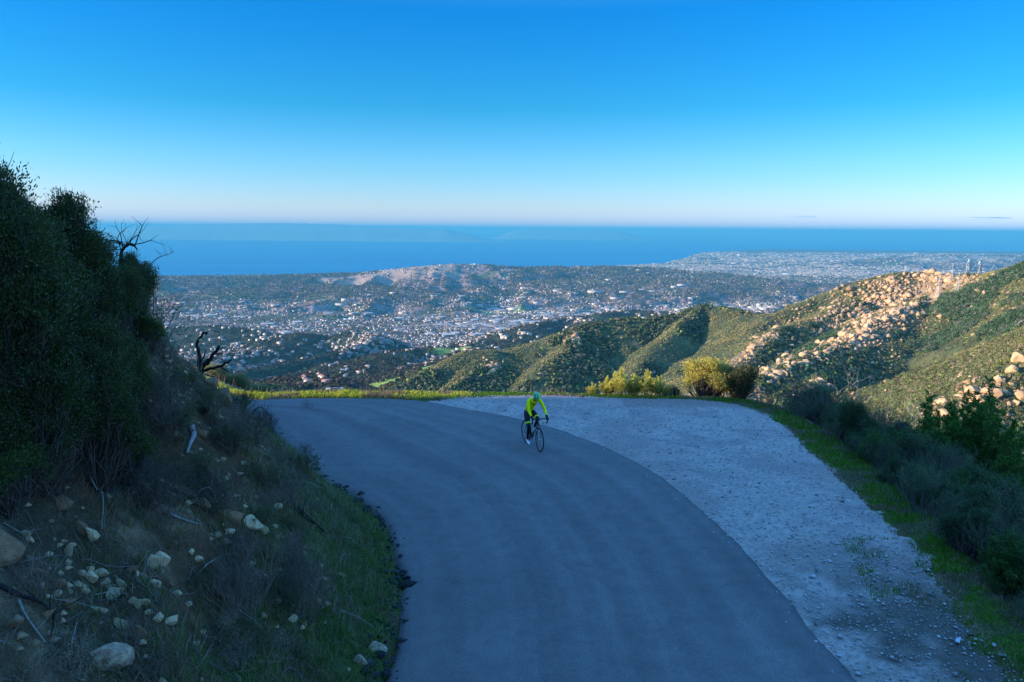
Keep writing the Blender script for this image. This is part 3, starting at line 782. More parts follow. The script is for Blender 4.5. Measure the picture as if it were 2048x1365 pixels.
def leafy(seed, w, h, d, nclump, per, ll, lw, c0, c1, cs, tipcol=None, hollow=0.35, lean=(0, 0), pointy=1.0, lobes=0):
    """a crown of leaf clumps with gaps, in a lumpy ellipsoid w x d x h standing on z=0, and its stems"""
    rng = np.random.default_rng(seed)
    D = rot_dirs(rng, nclump, -0.35)
    rad = hollow + (1 - hollow) * rng.random(nclump) ** 0.45
    lump = 0.50 + 0.62 * vn(D[:, 0] * 2.0 + seed, D[:, 1] * 2.0 + D[:, 2] * 2.4, seed) + 0.30 * vn(D[:, 0] * 5 + seed, D[:, 1] * 5 + D[:, 2] * 5, seed + 1)
    Cn = D * (rad * lump)[:, None]
    if lobes:
        ld = rot_dirs(rng, lobes, -0.25); lc_ = ld * (0.35 + 0.42 * rng.random(lobes))[:, None]; lr = rng.uniform(0.20, 0.42, lobes)
        k_ = rng.integers(0, lobes, nclump)
        Cn = lc_[k_] + rot_dirs(rng, nclump, -0.6) * (lr[k_] * (0.55 + 0.5 * rng.random(nclump)))[:, None]
        st_ = rng.random(nclump) < 0.05; Cn[st_] *= rng.uniform(1.02, 1.14, (st_.sum(), 1))
    Cn[:, 2] = np.sign(Cn[:, 2]) * np.abs(Cn[:, 2]) ** pointy
    Cn = Cn * np.array([w / 2, d / 2, h * 0.55]) + np.array([0, 0, h * 0.48])
    Cn[:, 0] += lean[0] * Cn[:, 2]; Cn[:, 1] += lean[1] * Cn[:, 2]
    n = nclump * per
    ci = np.repeat(np.arange(nclump), per)
    off = np.clip(rng.normal(0, 1, (n, 3)), -1.7, 1.7) * np.array([1, 1, 0.75]) * (cs * rng.uniform(0.6, 1.4, nclump))[ci][:, None]
    P = Cn[ci] + off
    out = P - np.array([0, 0, h * 0.35]); out /= np.linalg.norm(out, axis=1)[:, None] + 1e-9
    V, F = leaf_quads(P, out + np.array([0, 0, 0.2]), ll * rng.uniform(0.7, 1.3, n), lw * rng.uniform(0.7, 1.3, n), rng)
    t = rng.random(n)[:, None] * 0.6 + rng.random(nclump)[ci][:, None] * 0.4
    c = np.array(c0) * (1 - t) + np.array(c1) * t
    if tipcol is not None:
        m = rng.random(n) < tipcol[1]; c[m] = np.array(tipcol[0]) * rng.uniform(0.8, 1.2, (m.sum(), 1))
    me = mesh_np('foliage', V, F, col=np.repeat(c, 4, 0))
    segs = []
    for i in range(min(nclump, 70 if not lobes else 360)):
        a = np.array([rng.normal(0, w * 0.05), rng.normal(0, d * 0.05), 0.0]); b = Cn[i]
        m_ = (a + b) / 2 + rng.normal(0, 0.08 * w, 3)
        r0 = 0.012 + 0.012 * h / 3
        segs += [(a, m_, r0, r0 * 0.6), (m_, b, r0 * 0.6, r0 * 0.2)]
        for k in range(3):
            e_ = b + rng.normal(0, cs * 1.3, 3); segs.append((m_ * 0.3 + b * 0.7, e_, r0 * 0.35, r0 * 0.12))
    Vb, Fb = tubes(segs, 4)
    return me, mesh_np('branches', Vb, Fb)

def twiggy(seed, w, h, nst, depth=3, r=0.010, c=(0.16, 0.14, 0.13), leaves=0, lc=((0.05, 0.06, 0.04), (0.09, 0.1, 0.07)), spread=0.45, up=0.25):
    rng = np.random.default_rng(seed)
    segs = []; tips = []
    for i in range(nst):
        a = rng.uniform(0, 6.28); t = rng.uniform(0.0, 1.0)
        d = np.array([math.cos(a) * t * w / h, math.sin(a) * t * w / h, 1.0])
        branch(segs, tips, rng, (rng.normal(0, w * 0.08), rng.normal(0, w * 0.08), -0.05), d, h * 0.42, r, depth, spread, up, 3, 0.16, 2, 0.62)
    V, F = tubes(segs, 3)
    rngc = rng.uniform(0.7, 1.3, (len(segs), 1)) * np.array(c)
    st = mesh_np('branches', V, F, col=np.repeat(rngc, 6, 0))
    fo = None
    if leaves:
        S_ = np.array([(*s[0], *s[1]) for s in segs]); k = rng.integers(len(S_) // 3, len(S_), leaves); t = rng.random((leaves, 1))
        P = S_[k, :3] * (1 - t) + S_[k, 3:] * t
        Vl, Fl = leaf_quads(P, S_[k, 3:] - S_[k, :3], np.full(leaves, 0.03) * rng.uniform(0.6, 1.4, leaves), np.full(leaves, 0.012), rng)
        tt_ = rng.random((leaves, 1)); cc_ = np.array(lc[0]) * (1 - tt_) + np.array(lc[1]) * tt_
        fo = mesh_np('foliage', Vl, Fl, col=np.repeat(cc_, 4, 0))
    return st, fo

def feathery(seed, w, h, nst, c0, c1, needle=0.06, dens=26, tip=None, wid=0.012):
    """upright plumes of fine leaves, like chamise or young pine"""
    rng = np.random.default_rng(seed)
    segs = []; P = []; D = []
    for i in range(nst):
        a = rng.uniform(0, 6.28); t = rng.random() ** 0.7
        base = np.array([rng.normal(0, w * 0.12), rng.normal(0, w * 0.12), 0])
        top = np.array([math.cos(a) * t * w * 0.5, math.sin(a) * t * w * 0.5, h * (1 - 0.45 * t * t) * rng.uniform(0.7, 1.08)])
        mid = (base + top) / 2 + np.array([math.cos(a), math.sin(a), 0]) * 0.12 * w * t
        pts = [base, mid, top]
        for k in range(2): segs.append((pts[k], pts[k + 1], 0.014 - 0.005 * k, 0.009 - 0.006 * k))
        for s_ in np.linspace(0.28, 1.0, 15):
            q = base * (1 - s_) ** 2 + 2 * mid * s_ * (1 - s_) + top * s_ ** 2
            for _ in range(2):
                ln = (0.22 + 0.18 * w / 2) * (1.15 - s_) * rng.uniform(0.6, 1.3) + 0.05
                dd = rng.normal(0, 1, 3); dd[2] = abs(dd[2]) * 0.7 + 0.55; dd /= np.linalg.norm(dd)
                q2 = q + dd * ln; segs.append((q, q2, 0.004, 0.002))
                u_ = rng.random((dens, 1)); P.append(q * (1 - u_) + q2 * u_); D.append(np.repeat(dd[None], dens, 0))
    P = np.concatenate(P); D = np.concatenate(D); n = len(P)
    D = D + rng.normal(0, 0.5, (n, 3)); 
    V, F = leaf_quads(P, D, needle * rng.uniform(0.6, 1.3, n), np.full(n, wid), rng)
    t = rng.random((n, 1)); c = np.array(c0) * (1 - t) + np.array(c1) * t
    if tip is not None:
        hi = (P[:, 2] / h > 0.55) & (rng.random(n) < 0.6); c[hi] = np.array(tip) * rng.uniform(0.8, 1.2, (hi.sum(), 1))
    me = mesh_np('foliage', V, F, col=np.repeat(c, 4, 0))
    Vb, Fb = tubes(segs, 3)
    return me, mesh_np('branches', Vb, Fb)

M_leaf = mat('leaf', attr=True, rough=0.42, spec=0.45, transl=0.28, objvar=0.12)
M_leafm = mat('leaf_matt', attr=True, rough=0.7, spec=0.2, transl=0.35, objvar=0.1)
M_bark = mat('bark', base=(0.10, 0.08, 0.065), rough=0.9, var=0.3, vscale=12, bump=0.5, bscale=30)
M_twig = mat('twig', attr=True, rough=0.9, spec=0.1, objvar=0.15)
M_dead = mat('charred_wood', base=(0.022, 0.018, 0.017), rough=0.85, var=0.4, vscale=8, bump=0.8, bscale=25)
M_grey = mat('weathered_wood', base=(0.30, 0.28, 0.26), rough=0.9, var=0.35, vscale=14, bump=0.8, bscale=30)

def ground_hit(x, y, ymin=2.0, ymax=400):
    """walk a line of sight of the photograph to the ground there"""
    d = _F * FPX + _R * (x - 1024) - _U * (y - 682.5); d = d / d[1]
    t = np.exp(np.linspace(math.log(ymin), math.log(ymax), 3000))
    P = CAMP[None] + d[None] * t[:, None]
    h = H(P[:, 0], P[:, 1])
    k = np.argmax(P[:, 2] <= h)
    return P[k] if (P[:, 2] <= h).any() else P[-1]

def zat(x, y): return float(H(np.array([x]), np.array([y]))[0])

def plant(name, kind_meshes, mats, loc, label, cat, group=None, rz=0, scale=1.0, tilt=(0, 0)):
    r = root(name, loc, label, cat, group, rz, scale)
    r.rotation_euler = (tilt[0], tilt[1], rz)
    for nme, me_, mt in zip(('foliage', 'branches'), kind_meshes, mats):
        if me_ is not None: link(nme, me_, mt, r)
    return r

# ---- evergreen shrubs of the bank
EG = [leafy(11, 3.2, 3.0, 3.0, 620, 95, 0.056, 0.028, (0.022, 0.040, 0.010), (0.105, 0.140, 0.034), 0.13, lobes=22),
      leafy(12, 2.6, 3.4, 2.6, 560, 95, 0.054, 0.027, (0.022, 0.038, 0.010), (0.10, 0.130, 0.034), 0.12, pointy=0.9, lobes=20),
      leafy(13, 1.9, 1.7, 1.9, 260, 70, 0.055, 0.026, (0.03, 0.060, 0.012), (0.12, 0.17, 0.036), 0.10, lobes=14)]
EGS = [  # foot column/row in the survey, crown top row, variant, label
    ((70, 960), 640, 0, 'large dark evergreen shrub low at the left edge, above the bare earth cut'),
    ((190, 960), 690, 1, 'dark evergreen shrub hanging over the middle of the bare earth cut'),
    ((255, 960), 800, 2, 'small evergreen at the lower right corner of the dark thicket'),
    ((20, 860), 470, 1, 'tall dense evergreen shrub against the left edge, second from the ground'),
    ((130, 850), 520, 0, 'rounded evergreen shrub in the middle of the dark thicket'),
    ((225, 840), 640, 0, 'evergreen shrub on the right flank of the thicket, facing the road'),
    ((-30, 760), 325, 1, 'tallest evergreen shrub, its ragged top the highest point of the bank'),
    ((60, 740), 405, 0, 'broad evergreen crown against the pale sky, second highest'),
    ((150, 700), 475, 1, 'loose evergreen shrub whose thin crown crosses the sea horizon'),
    ((195, 690), 500, 0, 'evergreen shrub just left of the crooked grey snag'),
    ((272, 690), 555, 1, 'outermost evergreen shrub of the thicket with the sea behind it'),
    ((285, 700), 620, 2, 'bushy evergreen under the outermost shrub, above the dry slope'),
    ((10, 1010), 850, 2, 'low evergreen spilling over the earth cut at the left edge'),
]
for i, ((x, y), top, v, lab) in enumerate(EGS):
    p = ground_hit(x, y); q = px(x, top, p[1])
    hgt = max(q[2] - p[2], 0.8); s = hgt / (3.0, 2.6, 1.9)[v]
    s = min(max(s * (0.86 if i < 6 else 0.87 if i == 6 else 1.0 if i < 8 else 1.12), 0.42), 1.8)
    plant('evergreen_shrub', EG[v], (M_leaf, M_bark), (p[0], p[1], p[2] - 0.15), lab, 'shrub', 'evergreen shrubs of the left bank', rz=i * 1.3, scale=(s * (0.72 if 5 < i < 11 else 0.9), s * 0.9, s))
# unseen shrubs added on the hillside further left to shade the road
for i, (x, y) in enumerate([(-15, 14), (-17, 17), (-16, 11), (-20, 16), (-22, 12)]):
    plant('evergreen_shrub', EG[i % 2], (M_leaf, M_bark), (x, y, zat(x, y) - 0.2), 'unseen evergreen shrub added on the upper hillside to shade the road', 'shrub', 'unseen evergreen shrubs added on the upper hillside', rz=i * 2.1, scale=1.0)

# ---- twiggy and grassy shrubs on the bank
TW = [twiggy(21, 1.2, 1.0, 26, 3, 0.008, (0.15, 0.115, 0.09), 1300), twiggy(22, 1.0, 0.7, 30, 2, 0.006, (0.15, 0.12, 0.085), 2200, ((0.08, 0.10, 0.035), (0.16, 0.17, 0.07))),
      twiggy(23, 1.4, 1.2, 22, 3, 0.008, (0.22, 0.155, 0.12), 0), twiggy(24, 0.9, 0.55, 34, 2, 0.005, (0.26, 0.21, 0.15), 700)]
TWS = [((300, 690), 0, 1.3, 'bushy grey twig shrub on the bank crest right of the evergreens'), ((355, 705), 0, 1.0, 'dry twig shrub on the crest just left of the charred snag'),
       ((250, 590), 2, 1.4, 'leafless reddish grey shrub caught between the evergreens and the snag'), ((330, 800), 1, 1.3, 'wispy olive shrub on the dry slope below the charred snag'),
       ((420, 830), 1, 1.2, 'wispy shrub left of the split silver log'), ((455, 900), 1, 1.1, 'grey green shrub right of the split silver log'), ((350, 880), 1, 1.3, 'wispy shrub beside the foot of the dark thicket'),
       ((500, 960), 1, 1.0, 'low dry shrub over the upper ledge rocks'), ((560, 930), 3, 1.1, 'low grass like shrub near the road edge, above the fallen log'), ((440, 1010), 3, 1.2, 'low dry shrub sitting on the sandstone ledge'),
       ((480, 1130), 0, 0.95, 'dark tangled shrub in the middle of the bank below the ledge'), ((400, 1180), 1, 1.0, 'tangled brown shrub right of the pale rock row'), ((560, 1190), 1, 1.15, 'bushy shrub bordering the green grass on the low bank'),
       ((330, 1050), 2, 0.6, 'bare brown shrub under the white fallen stick'), ((130, 1340), 3, 1.5, 'pale straw tussock at the bottom left corner'), ((60, 1200), 2, 0.7, 'bare black twig shrub by the fallen branch at the left edge'),
       ((300, 1345), 3, 1.2, 'straw tussock beside the large pinkish boulder'), ((470, 1330), 3, 1.3, 'straw tussock on the lower bank between boulder and green grass'), ((560, 1300), 3, 1.1, 'straw tussock near the green grass, bottom of the bank'),
       ((620, 1020), 3, 0.9, 'small straw tussock beside the fallen dark log'), ((520, 850), 0, 0.8, 'dark twig shrub leaning over the far bend of the road'), ((480, 830), 1, 1.2, 'bushy dark shrub on the bank corner where the road disappears'),
       ((130, 960), 1, 0.7, 'small bright green shrub on the bare earth under the thicket'), ((580, 1060), 1, 0.8, 'low shrub in front of the pale ledge end'), ((400, 950), 1, 1.2, 'dense olive shrub above the sandstone ledge'), ((270, 1290), 2, 0.55, 'thin wiry shrub drooping over the large pinkish boulder')]
for i, ((x, y), v, s, lab) in enumerate(TWS):
    p = ground_hit(x, y)
    st, fo = TW[v]
    plant('dry_shrub', (fo, st), (M_leafm, M_twig), (p[0], p[1], p[2] - 0.05), lab, 'shrub', 'dry shrubs of the left bank', rz=i * 1.7, scale=s * (0.62 if y > 900 else 0.8))

rng = np.random.default_rng(66)
for i in range(95):
    x_ = rng.uniform(60, 620); y_ = rng.uniform(720, 1330)
    if x_ > 700 - (1365 - y_) * 0.1 or (y_ > 1040 and x_ < 420): continue
    p = ground_hit(x_, y_, 2.0, 60)
    if p[1] > 26: continue
    v = int(rng.integers(0, 4)); st, fo = TW[v]
    plant('dry_shrub', (fo, st), (M_leafm, M_twig), (p[0], p[1], p[2] - 0.05), 'small wispy scrub plant on the shaded dry slope left of the road', 'shrub', 'wispy scrub plants scattered over the left bank', rz=i * 1.7, scale=rng.uniform(0.35, 0.75))

# ---- right hand slope: grey brush, leafy shrubs and feathery trees, one by one
BR = [twiggy(31, 2.2, 1.7, 34, 3, 0.010, (0.12, 0.115, 0.10), 6500, ((0.07, 0.13, 0.055), (0.16, 0.23, 0.10)), spread=0.4),
      twiggy(32, 2.0, 1.3, 40, 3, 0.008, (0.14, 0.13, 0.11), 7000, ((0.08, 0.14, 0.06), (0.17, 0.24, 0.10)), spread=0.4),
      twiggy(33, 1.8, 1.9, 30, 3, 0.010, (0.12, 0.10, 0.09), 5000, ((0.07, 0.12, 0.055), (0.15, 0.20, 0.09)), spread=0.35)]
FT = [feathery(41, 2.8, 3.2, 64, (0.04, 0.12, 0.018), (0.12, 0.25, 0.04), 0.085, 38, wid=0.020), feathery(42, 2.2, 2.4, 54, (0.04, 0.12, 0.02), (0.12, 0.24, 0.045), 0.075, 38, wid=0.019)]
LB = [leafy(43, 2.6, 2.1, 2.4, 300, 80, 0.055, 0.028, (0.03, 0.07, 0.022), (0.08, 0.145, 0.045), 0.12, lobes=16), leafy(44, 3.0, 2.3, 2.6, 340, 80, 0.06, 0.03, (0.040, 0.036, 0.020), (0.10, 0.065, 0.030), 0.12, lobes=18)]
rng = np.random.default_rng(77)
rim = np.array([p[:2] for p in RIM]); rim = rim[(rim[:, 1] > 4) & (rim[:, 0] > 3)]
rimr = resample([tuple(p) for p in rim], 400); rn = -normal(rimr)
if (rimr[200] + rn[200] * 1)[0] < rimr[200][0]: rn = -rn
spots = []
tries = 0
while len(spots) < 150 and tries < 9000:
    tries += 1
    k = int(rng.integers(0, 399)); dd = 0.08 + 15 * rng.random() ** 1.5
    q = rimr[k] + rn[k] * dd
    if q[1] > 27.4 or q[1] < 6.5: continue
    if pseg(np.array([q[0]]), np.array([q[1]]), RIM)[0][0] < 0.06: continue
    if all((q[0] - s[0]) ** 2 + (q[1] - s[1]) ** 2 > (0.85 + 0.04 * s[2]) ** 2 for s in spots):
        spots.append((q[0], q[1], dd))
gs = []
tries = 0
while len(gs) < 64 and tries < 4000:
    tries += 1
    k = int(rng.integers(0, 399)); dd = 0.35 + 6 * rng.random() ** 1.3; q = rimr[k] + rn[k] * dd
    if q[1] > 27 or q[1] < 7 or pseg(np.array([q[0]]), np.array([q[1]]), RIM)[0][0] < 0.3: continue
    if all((q[0] - s_[0]) ** 2 + (q[1] - s_[1]) ** 2 > 1.0 for s_ in gs): gs.append((q[0], q[1], dd))
for i, (x, y, dd) in enumerate(gs):
    plant('rim_shrub', LB[0] if i % 2 else FT[1], (M_leaf, M_bark), (x, y, zat(x, y) - 0.15), 'rounded dark green shrub on the shaded slope just beyond the roadside grass', 'shrub', 'dark green shrubs below the roadside grass', rz=rng.uniform(0, 6.28), scale=(0.50 if i % 2 else 0.44) * rng.uniform(0.8, 1.25) * (1 + 0.12 * dd))
WORDS = ['grey violet brush', 'dense grey brush', 'thin wiry brush']
for i, (x, y, dd) in enumerate(spots):
    v = i % 3; s = rng.uniform(0.5, 0.8) if dd < 1.6 else rng.uniform(0.85, 1.25)
    plant('roadside_brush', (BR[v][1], BR[v][0]), (M_leafm, M_twig), (x, y, zat(x, y) - 0.12), 'grey twiggy brush bush in the shaded belt beyond the roadside grass', 'bush', 'grey brush bushes along the turnout', rz=rng.uniform(0, 6.28), scale=s)
RS = [((1930, 1010), 'feather', 0, 1.45, 'largest feathery green tree at the right edge, tips pointing up'), ((2020, 1000), 'feather', 1, 1.6, 'feathery green tree cut by the right edge of the view'), ((1880, 960), 'feather', 1, 1.0, 'feathery green sapling on the left shoulder of the large one'),
      ((2040, 1090), 'feather', 1, 1.0, 'feathery tree low at the right edge, below the large one'), ((1980, 905), 'feather', 1, 1.4, 'feathery crown rising behind the largest feathery tree'),
      ((1790, 915), 'leafy', 1, 0.85, 'dark reddish leaved shrub right of the grey brush, rocks behind'), ((1700, 890), 'leafy', 0, 0.7, 'dark green shrub beside the reddish leaved shrub'), ((1835, 935), 'leafy', 1, 0.75, 'reddish brown shrub between its larger twin and the feathery trees'),
      ((1640, 850), 'leafy', 0, 0.5, 'dark rounded shrub where the grass rim bends, pale boulders behind'), ((1735, 865), 'leafy', 0, 0.6, 'dark green shrub below the white dead branches')]
for i, ((x, y), k, v, s, lab) in enumerate(RS):
    # stands on the falling slope: take the spot 3-6 m beyond the rim under that line of sight
    p = ground_hit(x, y)
    ms, mt = (FT[v], (M_leafm, M_bark)) if k == 'feather' else (LB[v], (M_leaf, M_bark))
    if p[1] > 60:
        w = px(x, y, 24 + i * 0.4); p = np.array([w[0], w[1], zat(w[0], w[1])])
    plant('feathery_tree' if k == 'feather' else 'leafy_shrub', ms, mt, (p[0], p[1], zat(p[0], p[1]) - 0.1), lab, 'tree' if k == 'feather' else 'shrub', None, rz=i * 2.3, scale=s)

RB = leafy(56, 0.9, 0.55, 0.8, 60, 40, 0.05, 0.025, (0.45, 0.04, 0.03), (0.85, 0.10, 0.06), 0.08)
w = px(1694, 830, 27.5); plant('red_shrub', RB, (M_leafm, M_bark), (w[0], w[1], w[2] - 0.35), 'tiny patch of bright red leaves above the dark brush', 'shrub', rz=0.3, scale=0.55)
# ---- sunlit shrubs beyond the far rim
YB = feathery(51, 1.15, 1.15, 15, (0.40, 0.36, 0.05), (0.60, 0.54, 0.10), 0.05, 26, tip=(0.75, 0.68, 0.16), wid=0.015)
for i, (x, h_, s, lab) in enumerate([(1185, 10, 0.55, 'smallest yellow green plume at the left end of the sunlit row'), (1215, 30, 0.85, 'short yellow green plume right of the smallest one'), (1240, 45, 1.15, 'tallest sunlit yellow green plume shrub'),
                                      (1268, 40, 0.95, 'sunlit plume shrub second right of the tallest'), (1295, 40, 1.1, 'bright yellow plume shrub near the right end of the row'), (1318, 35, 0.9, 'rightmost yellow green plume shrub of the sunlit row')]):
    w = px(x, 790, 28.6 + 0.25 * (i % 2)); z = zat(w[0], w[1])
    plant('yellow_shrub', YB, (M_leafm, M_bark), (w[0], w[1], z - 0.05), lab, 'shrub', 'sunlit yellow green shrubs on the far rim', rz=i * 1.9, scale=s * 0.78)
BB = leafy(52, 2.2, 1.9, 1.8, 260, 70, 0.06, 0.032, (0.24, 0.24, 0.045), (0.56, 0.50, 0.11), 0.11, tipcol=((0.5, 0.30, 0.08), 0.18), lobes=16)
BC = leafy(53, 1.7, 1.4, 1.6, 220, 70, 0.055, 0.03, (0.035, 0.055, 0.02), (0.08, 0.09, 0.035), 0.11, lobes=14)
w = px(1418, 800, 29.2); plant('rim_bush', BB, (M_leafm, M_bark), (w[0], w[1], zat(w[0], w[1]) - 0.3), 'large bush on the far rim with sunlit yellow and bronze leaves', 'bush', rz=0.4, scale=1.12)
w = px(1475, 805, 28.7); plant('rim_bush', BC, (M_leaf, M_bark), (w[0], w[1], zat(w[0], w[1]) - 0.15), 'dark dense bush hugging the right side of the sunlit rim bush', 'bush', rz=1.4, scale=1.05)
w = px(1340, 795, 29.4); plant('rim_bush', BC, (M_leaf, M_bark), (w[0], w[1], zat(w[0], w[1]) - 0.35), 'low olive bush between the yellow plumes and the large rim bush', 'bush', rz=2.4, scale=0.6)
YD = leafy(54, 2.6, 2.2, 2.0, 200, 50, 0.08, 0.035, (0.22, 0.25, 0.04), (0.42, 0.42, 0.08), 0.20)
for i, (x, y, Y, s, lab) in enumerate([(1690, 850, 46, 1.2, 'yellow green shrub on the slope below the road, tips in the sun'), (1735, 850, 50, 1.3, 'yellowing shrub under the white dead branches'), (1655, 830, 52, 1.0, 'thin yellow green shrub left of the white dead tree'),
                                        (1780, 855, 48, 0.9, 'small yellowing shrub right of the white dead branches')]):
    w = px(x, y, Y); z = zat(w[0], w[1]); 
    plant('slope_shrub', YD, (M_leafm, M_bark), (w[0], w[1], z - 0.1), lab, 'shrub', 'yellow green shrubs on the slope below the turnout', rz=i * 1.1, scale=max(s, min(2.6, (w[2] - z) / 2.0)))
# scrub at the far left beyond the grass strip
OB = leafy(55, 1.5, 0.9, 1.4, 130, 60, 0.06, 0.03, (0.18, 0.20, 0.08), (0.36, 0.34, 0.16), 0.12)
for i, (x, s, dY) in enumerate([(430, 1.3, 0), (450, 1.0, 0.8), (475, 1.2, 0.4), (500, 0.9, 1.0), (520, 1.1, 0.2), (540, 0.8, 0.7), (465, 0.8, 1.6), (410, 1.2, 1.0)]):
    w = px(x, 790, 33.6 + dY); z = zat(w[0], w[1])
    plant('low_scrub', OB, (M_leafm, M_bark), (w[0], w[1], z - 0.05), 'low olive scrub bush beyond the sunlit grass at the left', 'bush', 'low scrub beyond the sunlit grass', rz=i * 2.2, scale=s * 0.6)

# ------------------------------------------------------------------ dead wood
def dead(name, seed, p, d, L, r, depth, mt, label, cat, group=None, **kw):
    rng = np.random.default_rng(seed); segs = []; tips = []
    branch(segs, tips, rng, (0, 0, -0.1), d, L, r, depth, **kw)
    V, F = tubes(segs, 6)
    me = mesh_np(name, V, F, smooth=True)
    return link(name, me, mt, label=label, cat=cat, group=group), me
def at(o, p): o.location = (float(p[0]), float(p[1]), float(p[2])); return o
def path_wood(name, pts, r0, mt, label, cat, group=None, twigs=0, seed=1):
    """a crooked stem through surveyed points"""
    rng = np.random.default_rng(seed)
    P = smooth_poly(pts, 4); n = len(P); segs = []
    o0 = np.array(P[0])
    for i in range(n - 1):
        segs.append((P[i] - o0, P[i + 1] - o0, r0 * (1 - 0.8 * i / n), r0 * (1 - 0.8 * (i + 1) / n)))
    tips = []
    for t in range(twigs):
        i = int(rng.integers(n // 3, n)); d = rng.normal(0, 1, 3); d[2] = abs(d[2])
        branch(segs, tips, rng, P[i] - o0, d, r0 * rng.uniform(6, 14), r0 * 0.25, 1, 0.5, 0.1, 2, 0.3, 2)
    V, F = tubes(segs, 6)
    return at(link(name, mesh_np(name, V, F, smooth=True), mt, label=label, cat=cat, group=group), o0)
# the charred snag on the skyline: stem and three limbs
sb = px(402, 745, 21.5); sb[2] = zat(sb[0], sb[1])
def rel(L): return [px(x, y, Y) for x, y, Y in L]
snag = root('charred_snag', sb, 'charred black snag with clawing limbs on the bank skyline', 'dead tree')
for nme, pts, r in [('trunk', [(402, 752, 21.5), (400, 725, 21.5), (398, 706, 21.5)], 0.085), ('limb', [(398, 712, 21.5), (394, 695, 21.5), (398, 680, 21.5), (407, 667, 21.5), (415, 667, 21.5)], 0.05),
                    ('limb', [(402, 735, 21.5), (418, 722, 21.3), (427, 708, 21.3), (436, 697, 21.3), (439, 693, 21.2)], 0.07), ('limb', [(428, 709, 21.3), (438, 708, 21.2), (447, 706, 21.2)], 0.03),
                    ('limb', [(404, 742, 21.5), (425, 738, 21.2), (440, 734, 21.0), (450, 728, 21.0), (462, 719, 20.9)], 0.05), ('limb', [(441, 734, 21.0), (450, 740, 20.9), (458, 745, 20.9)], 0.025),
                    ('limb', [(402, 725, 21.5), (408, 712, 21.6), (411, 700, 21.6)], 0.03), ('limb', [(404, 748, 21.4), (420, 752, 21.3), (440, 757, 21.2)], 0.02)]:
    P = smooth_poly(rel(pts), 4); segs = []
    n = len(P); rng = np.random.default_rng(int(r * 1000) + len(pts))
    P = [p_ + rng.normal(0, r * 0.35, 3) * (0 < q_ < n - 1) for q_, p_ in enumerate(P)]
    for i in range(n - 1): segs.append((P[i] - sb, P[i + 1] - sb, r * (1 - 0.65 * i / n) * rng.uniform(0.85, 1.2), r * (1 - 0.65 * (i + 1) / n)))
    V, F = tubes(segs, 6); link(nme, mesh_np(nme, V, F, smooth=True), M_dead, snag)
path_wood('bare_branch', rel([(240, 560, 19.5), (242, 520, 19.5), (245, 500, 19.5), (262, 488, 19.4), (275, 500, 19.3)]), 0.06, M_dead, 'crooked grey snag standing in the thicket against the sea', 'dead tree', twigs=8, seed=3)
path_wood('bare_branch', rel([(205, 520, 18.5), (205, 492, 18.5), (222, 482, 18.4), (240, 485, 18.3), (252, 494, 18.2), (258, 491, 18.2)]), 0.035, M_dead, 'bare arching branch curving over the thicket', 'branch', twigs=7, seed=4)
path_wood('bare_branch', rel([(268, 590, 20), (285, 552, 20), (300, 530, 20), (318, 515, 20), (335, 510, 20), (348, 503, 20)]), 0.022, M_grey, 'thin bare branch reaching furthest right over the sea', 'branch', twigs=6, seed=5)
path_wood('bare_branch', rel([(188, 470, 17.5), (192, 450, 17.5), (186, 437, 17.5)]), 0.012, M_grey, 'fine bare twig above the thicket at the horizon', 'branch', twigs=8, seed=6)
def lay(pts, r0, mt, label, cat='branch', lift=0.04, name='fallen_branch', **kw):
    P = []
    for q in pts:
        p = ground_hit(q[0], q[1]); p = p + np.array([0, 0, lift + (q[2] if len(q) > 2 else 0)]); P.append(p)
    return path_wood(name, P, r0, mt, label, cat, **kw)
lay([(382, 862), (388, 880), (380, 900), (374, 918)], 0.055, M_grey, 'split silver log lying up the dry slope', 'log', name='fallen_log', lift=0.08)
lay([(405, 832), (415, 826), (420, 815)], 0.07, M_dead, 'short black stump end above the silver log', 'log', name='fallen_log', lift=0.08)
lay([(585, 1005), (600, 1028), (625, 1050), (655, 1075)], 0.06, M_dead, 'dark fallen log pointing down to the road edge', 'log', name='fallen_log', lift=0.06, twigs=3, seed=9)
lay([(340, 1035), (362, 1045), (396, 1055)], 0.022, M_grey, 'white fallen stick lying across the bare bank', lift=0.05, seed=10)
lay([(186, 940), (181, 955), (183, 975), (196, 1000)], 0.018, M_grey, 'pale curved root hanging under the thicket', lift=0.12)
lay([(0, 1190), (40, 1210), (80, 1222), (108, 1250), (104, 1290)], 0.028, M_dead, 'black curved branch lying across the bare earth at the left edge', lift=0.10, twigs=4, seed=12)
lay([(38, 1215), (55, 1250), (92, 1300)], 0.015, M_grey, 'thin pale stick under the black curved branch', lift=0.08)
lay([(5, 930), (22, 960), (30, 1010), (35, 1040)], 0.02, M_dead, 'dark dangling root at the left edge below the thicket', lift=0.15, twigs=3, seed=13)
lay([(395, 1000), (420, 990), (440, 1030)], 0.014, M_grey, 'thin grey stick beside the sandstone ledge', lift=0.1)
lay([(400, 1160), (420, 1140), (450, 1125)], 0.012, M_grey, 'pale forked stick in the tangled brush', lift=0.10, twigs=4, seed=14)
lay([(205, 1000), (208, 1030), (204, 1075)], 0.010, M_grey, 'straight pale stick standing against the cut', lift=0.10)
lay([(505, 858, 0.1), (525, 858, 0.25), (545, 868, 0.25), (562, 880, 0.1)], 0.016, M_dead, 'dark twig arching out over the asphalt at the bend', lift=0.2, twigs=5, seed=15)
lay([(560, 900), (590, 905), (620, 925)], 0.012, M_grey, 'thin grey stick near the road edge at the bend', lift=0.12, twigs=3, seed=18)
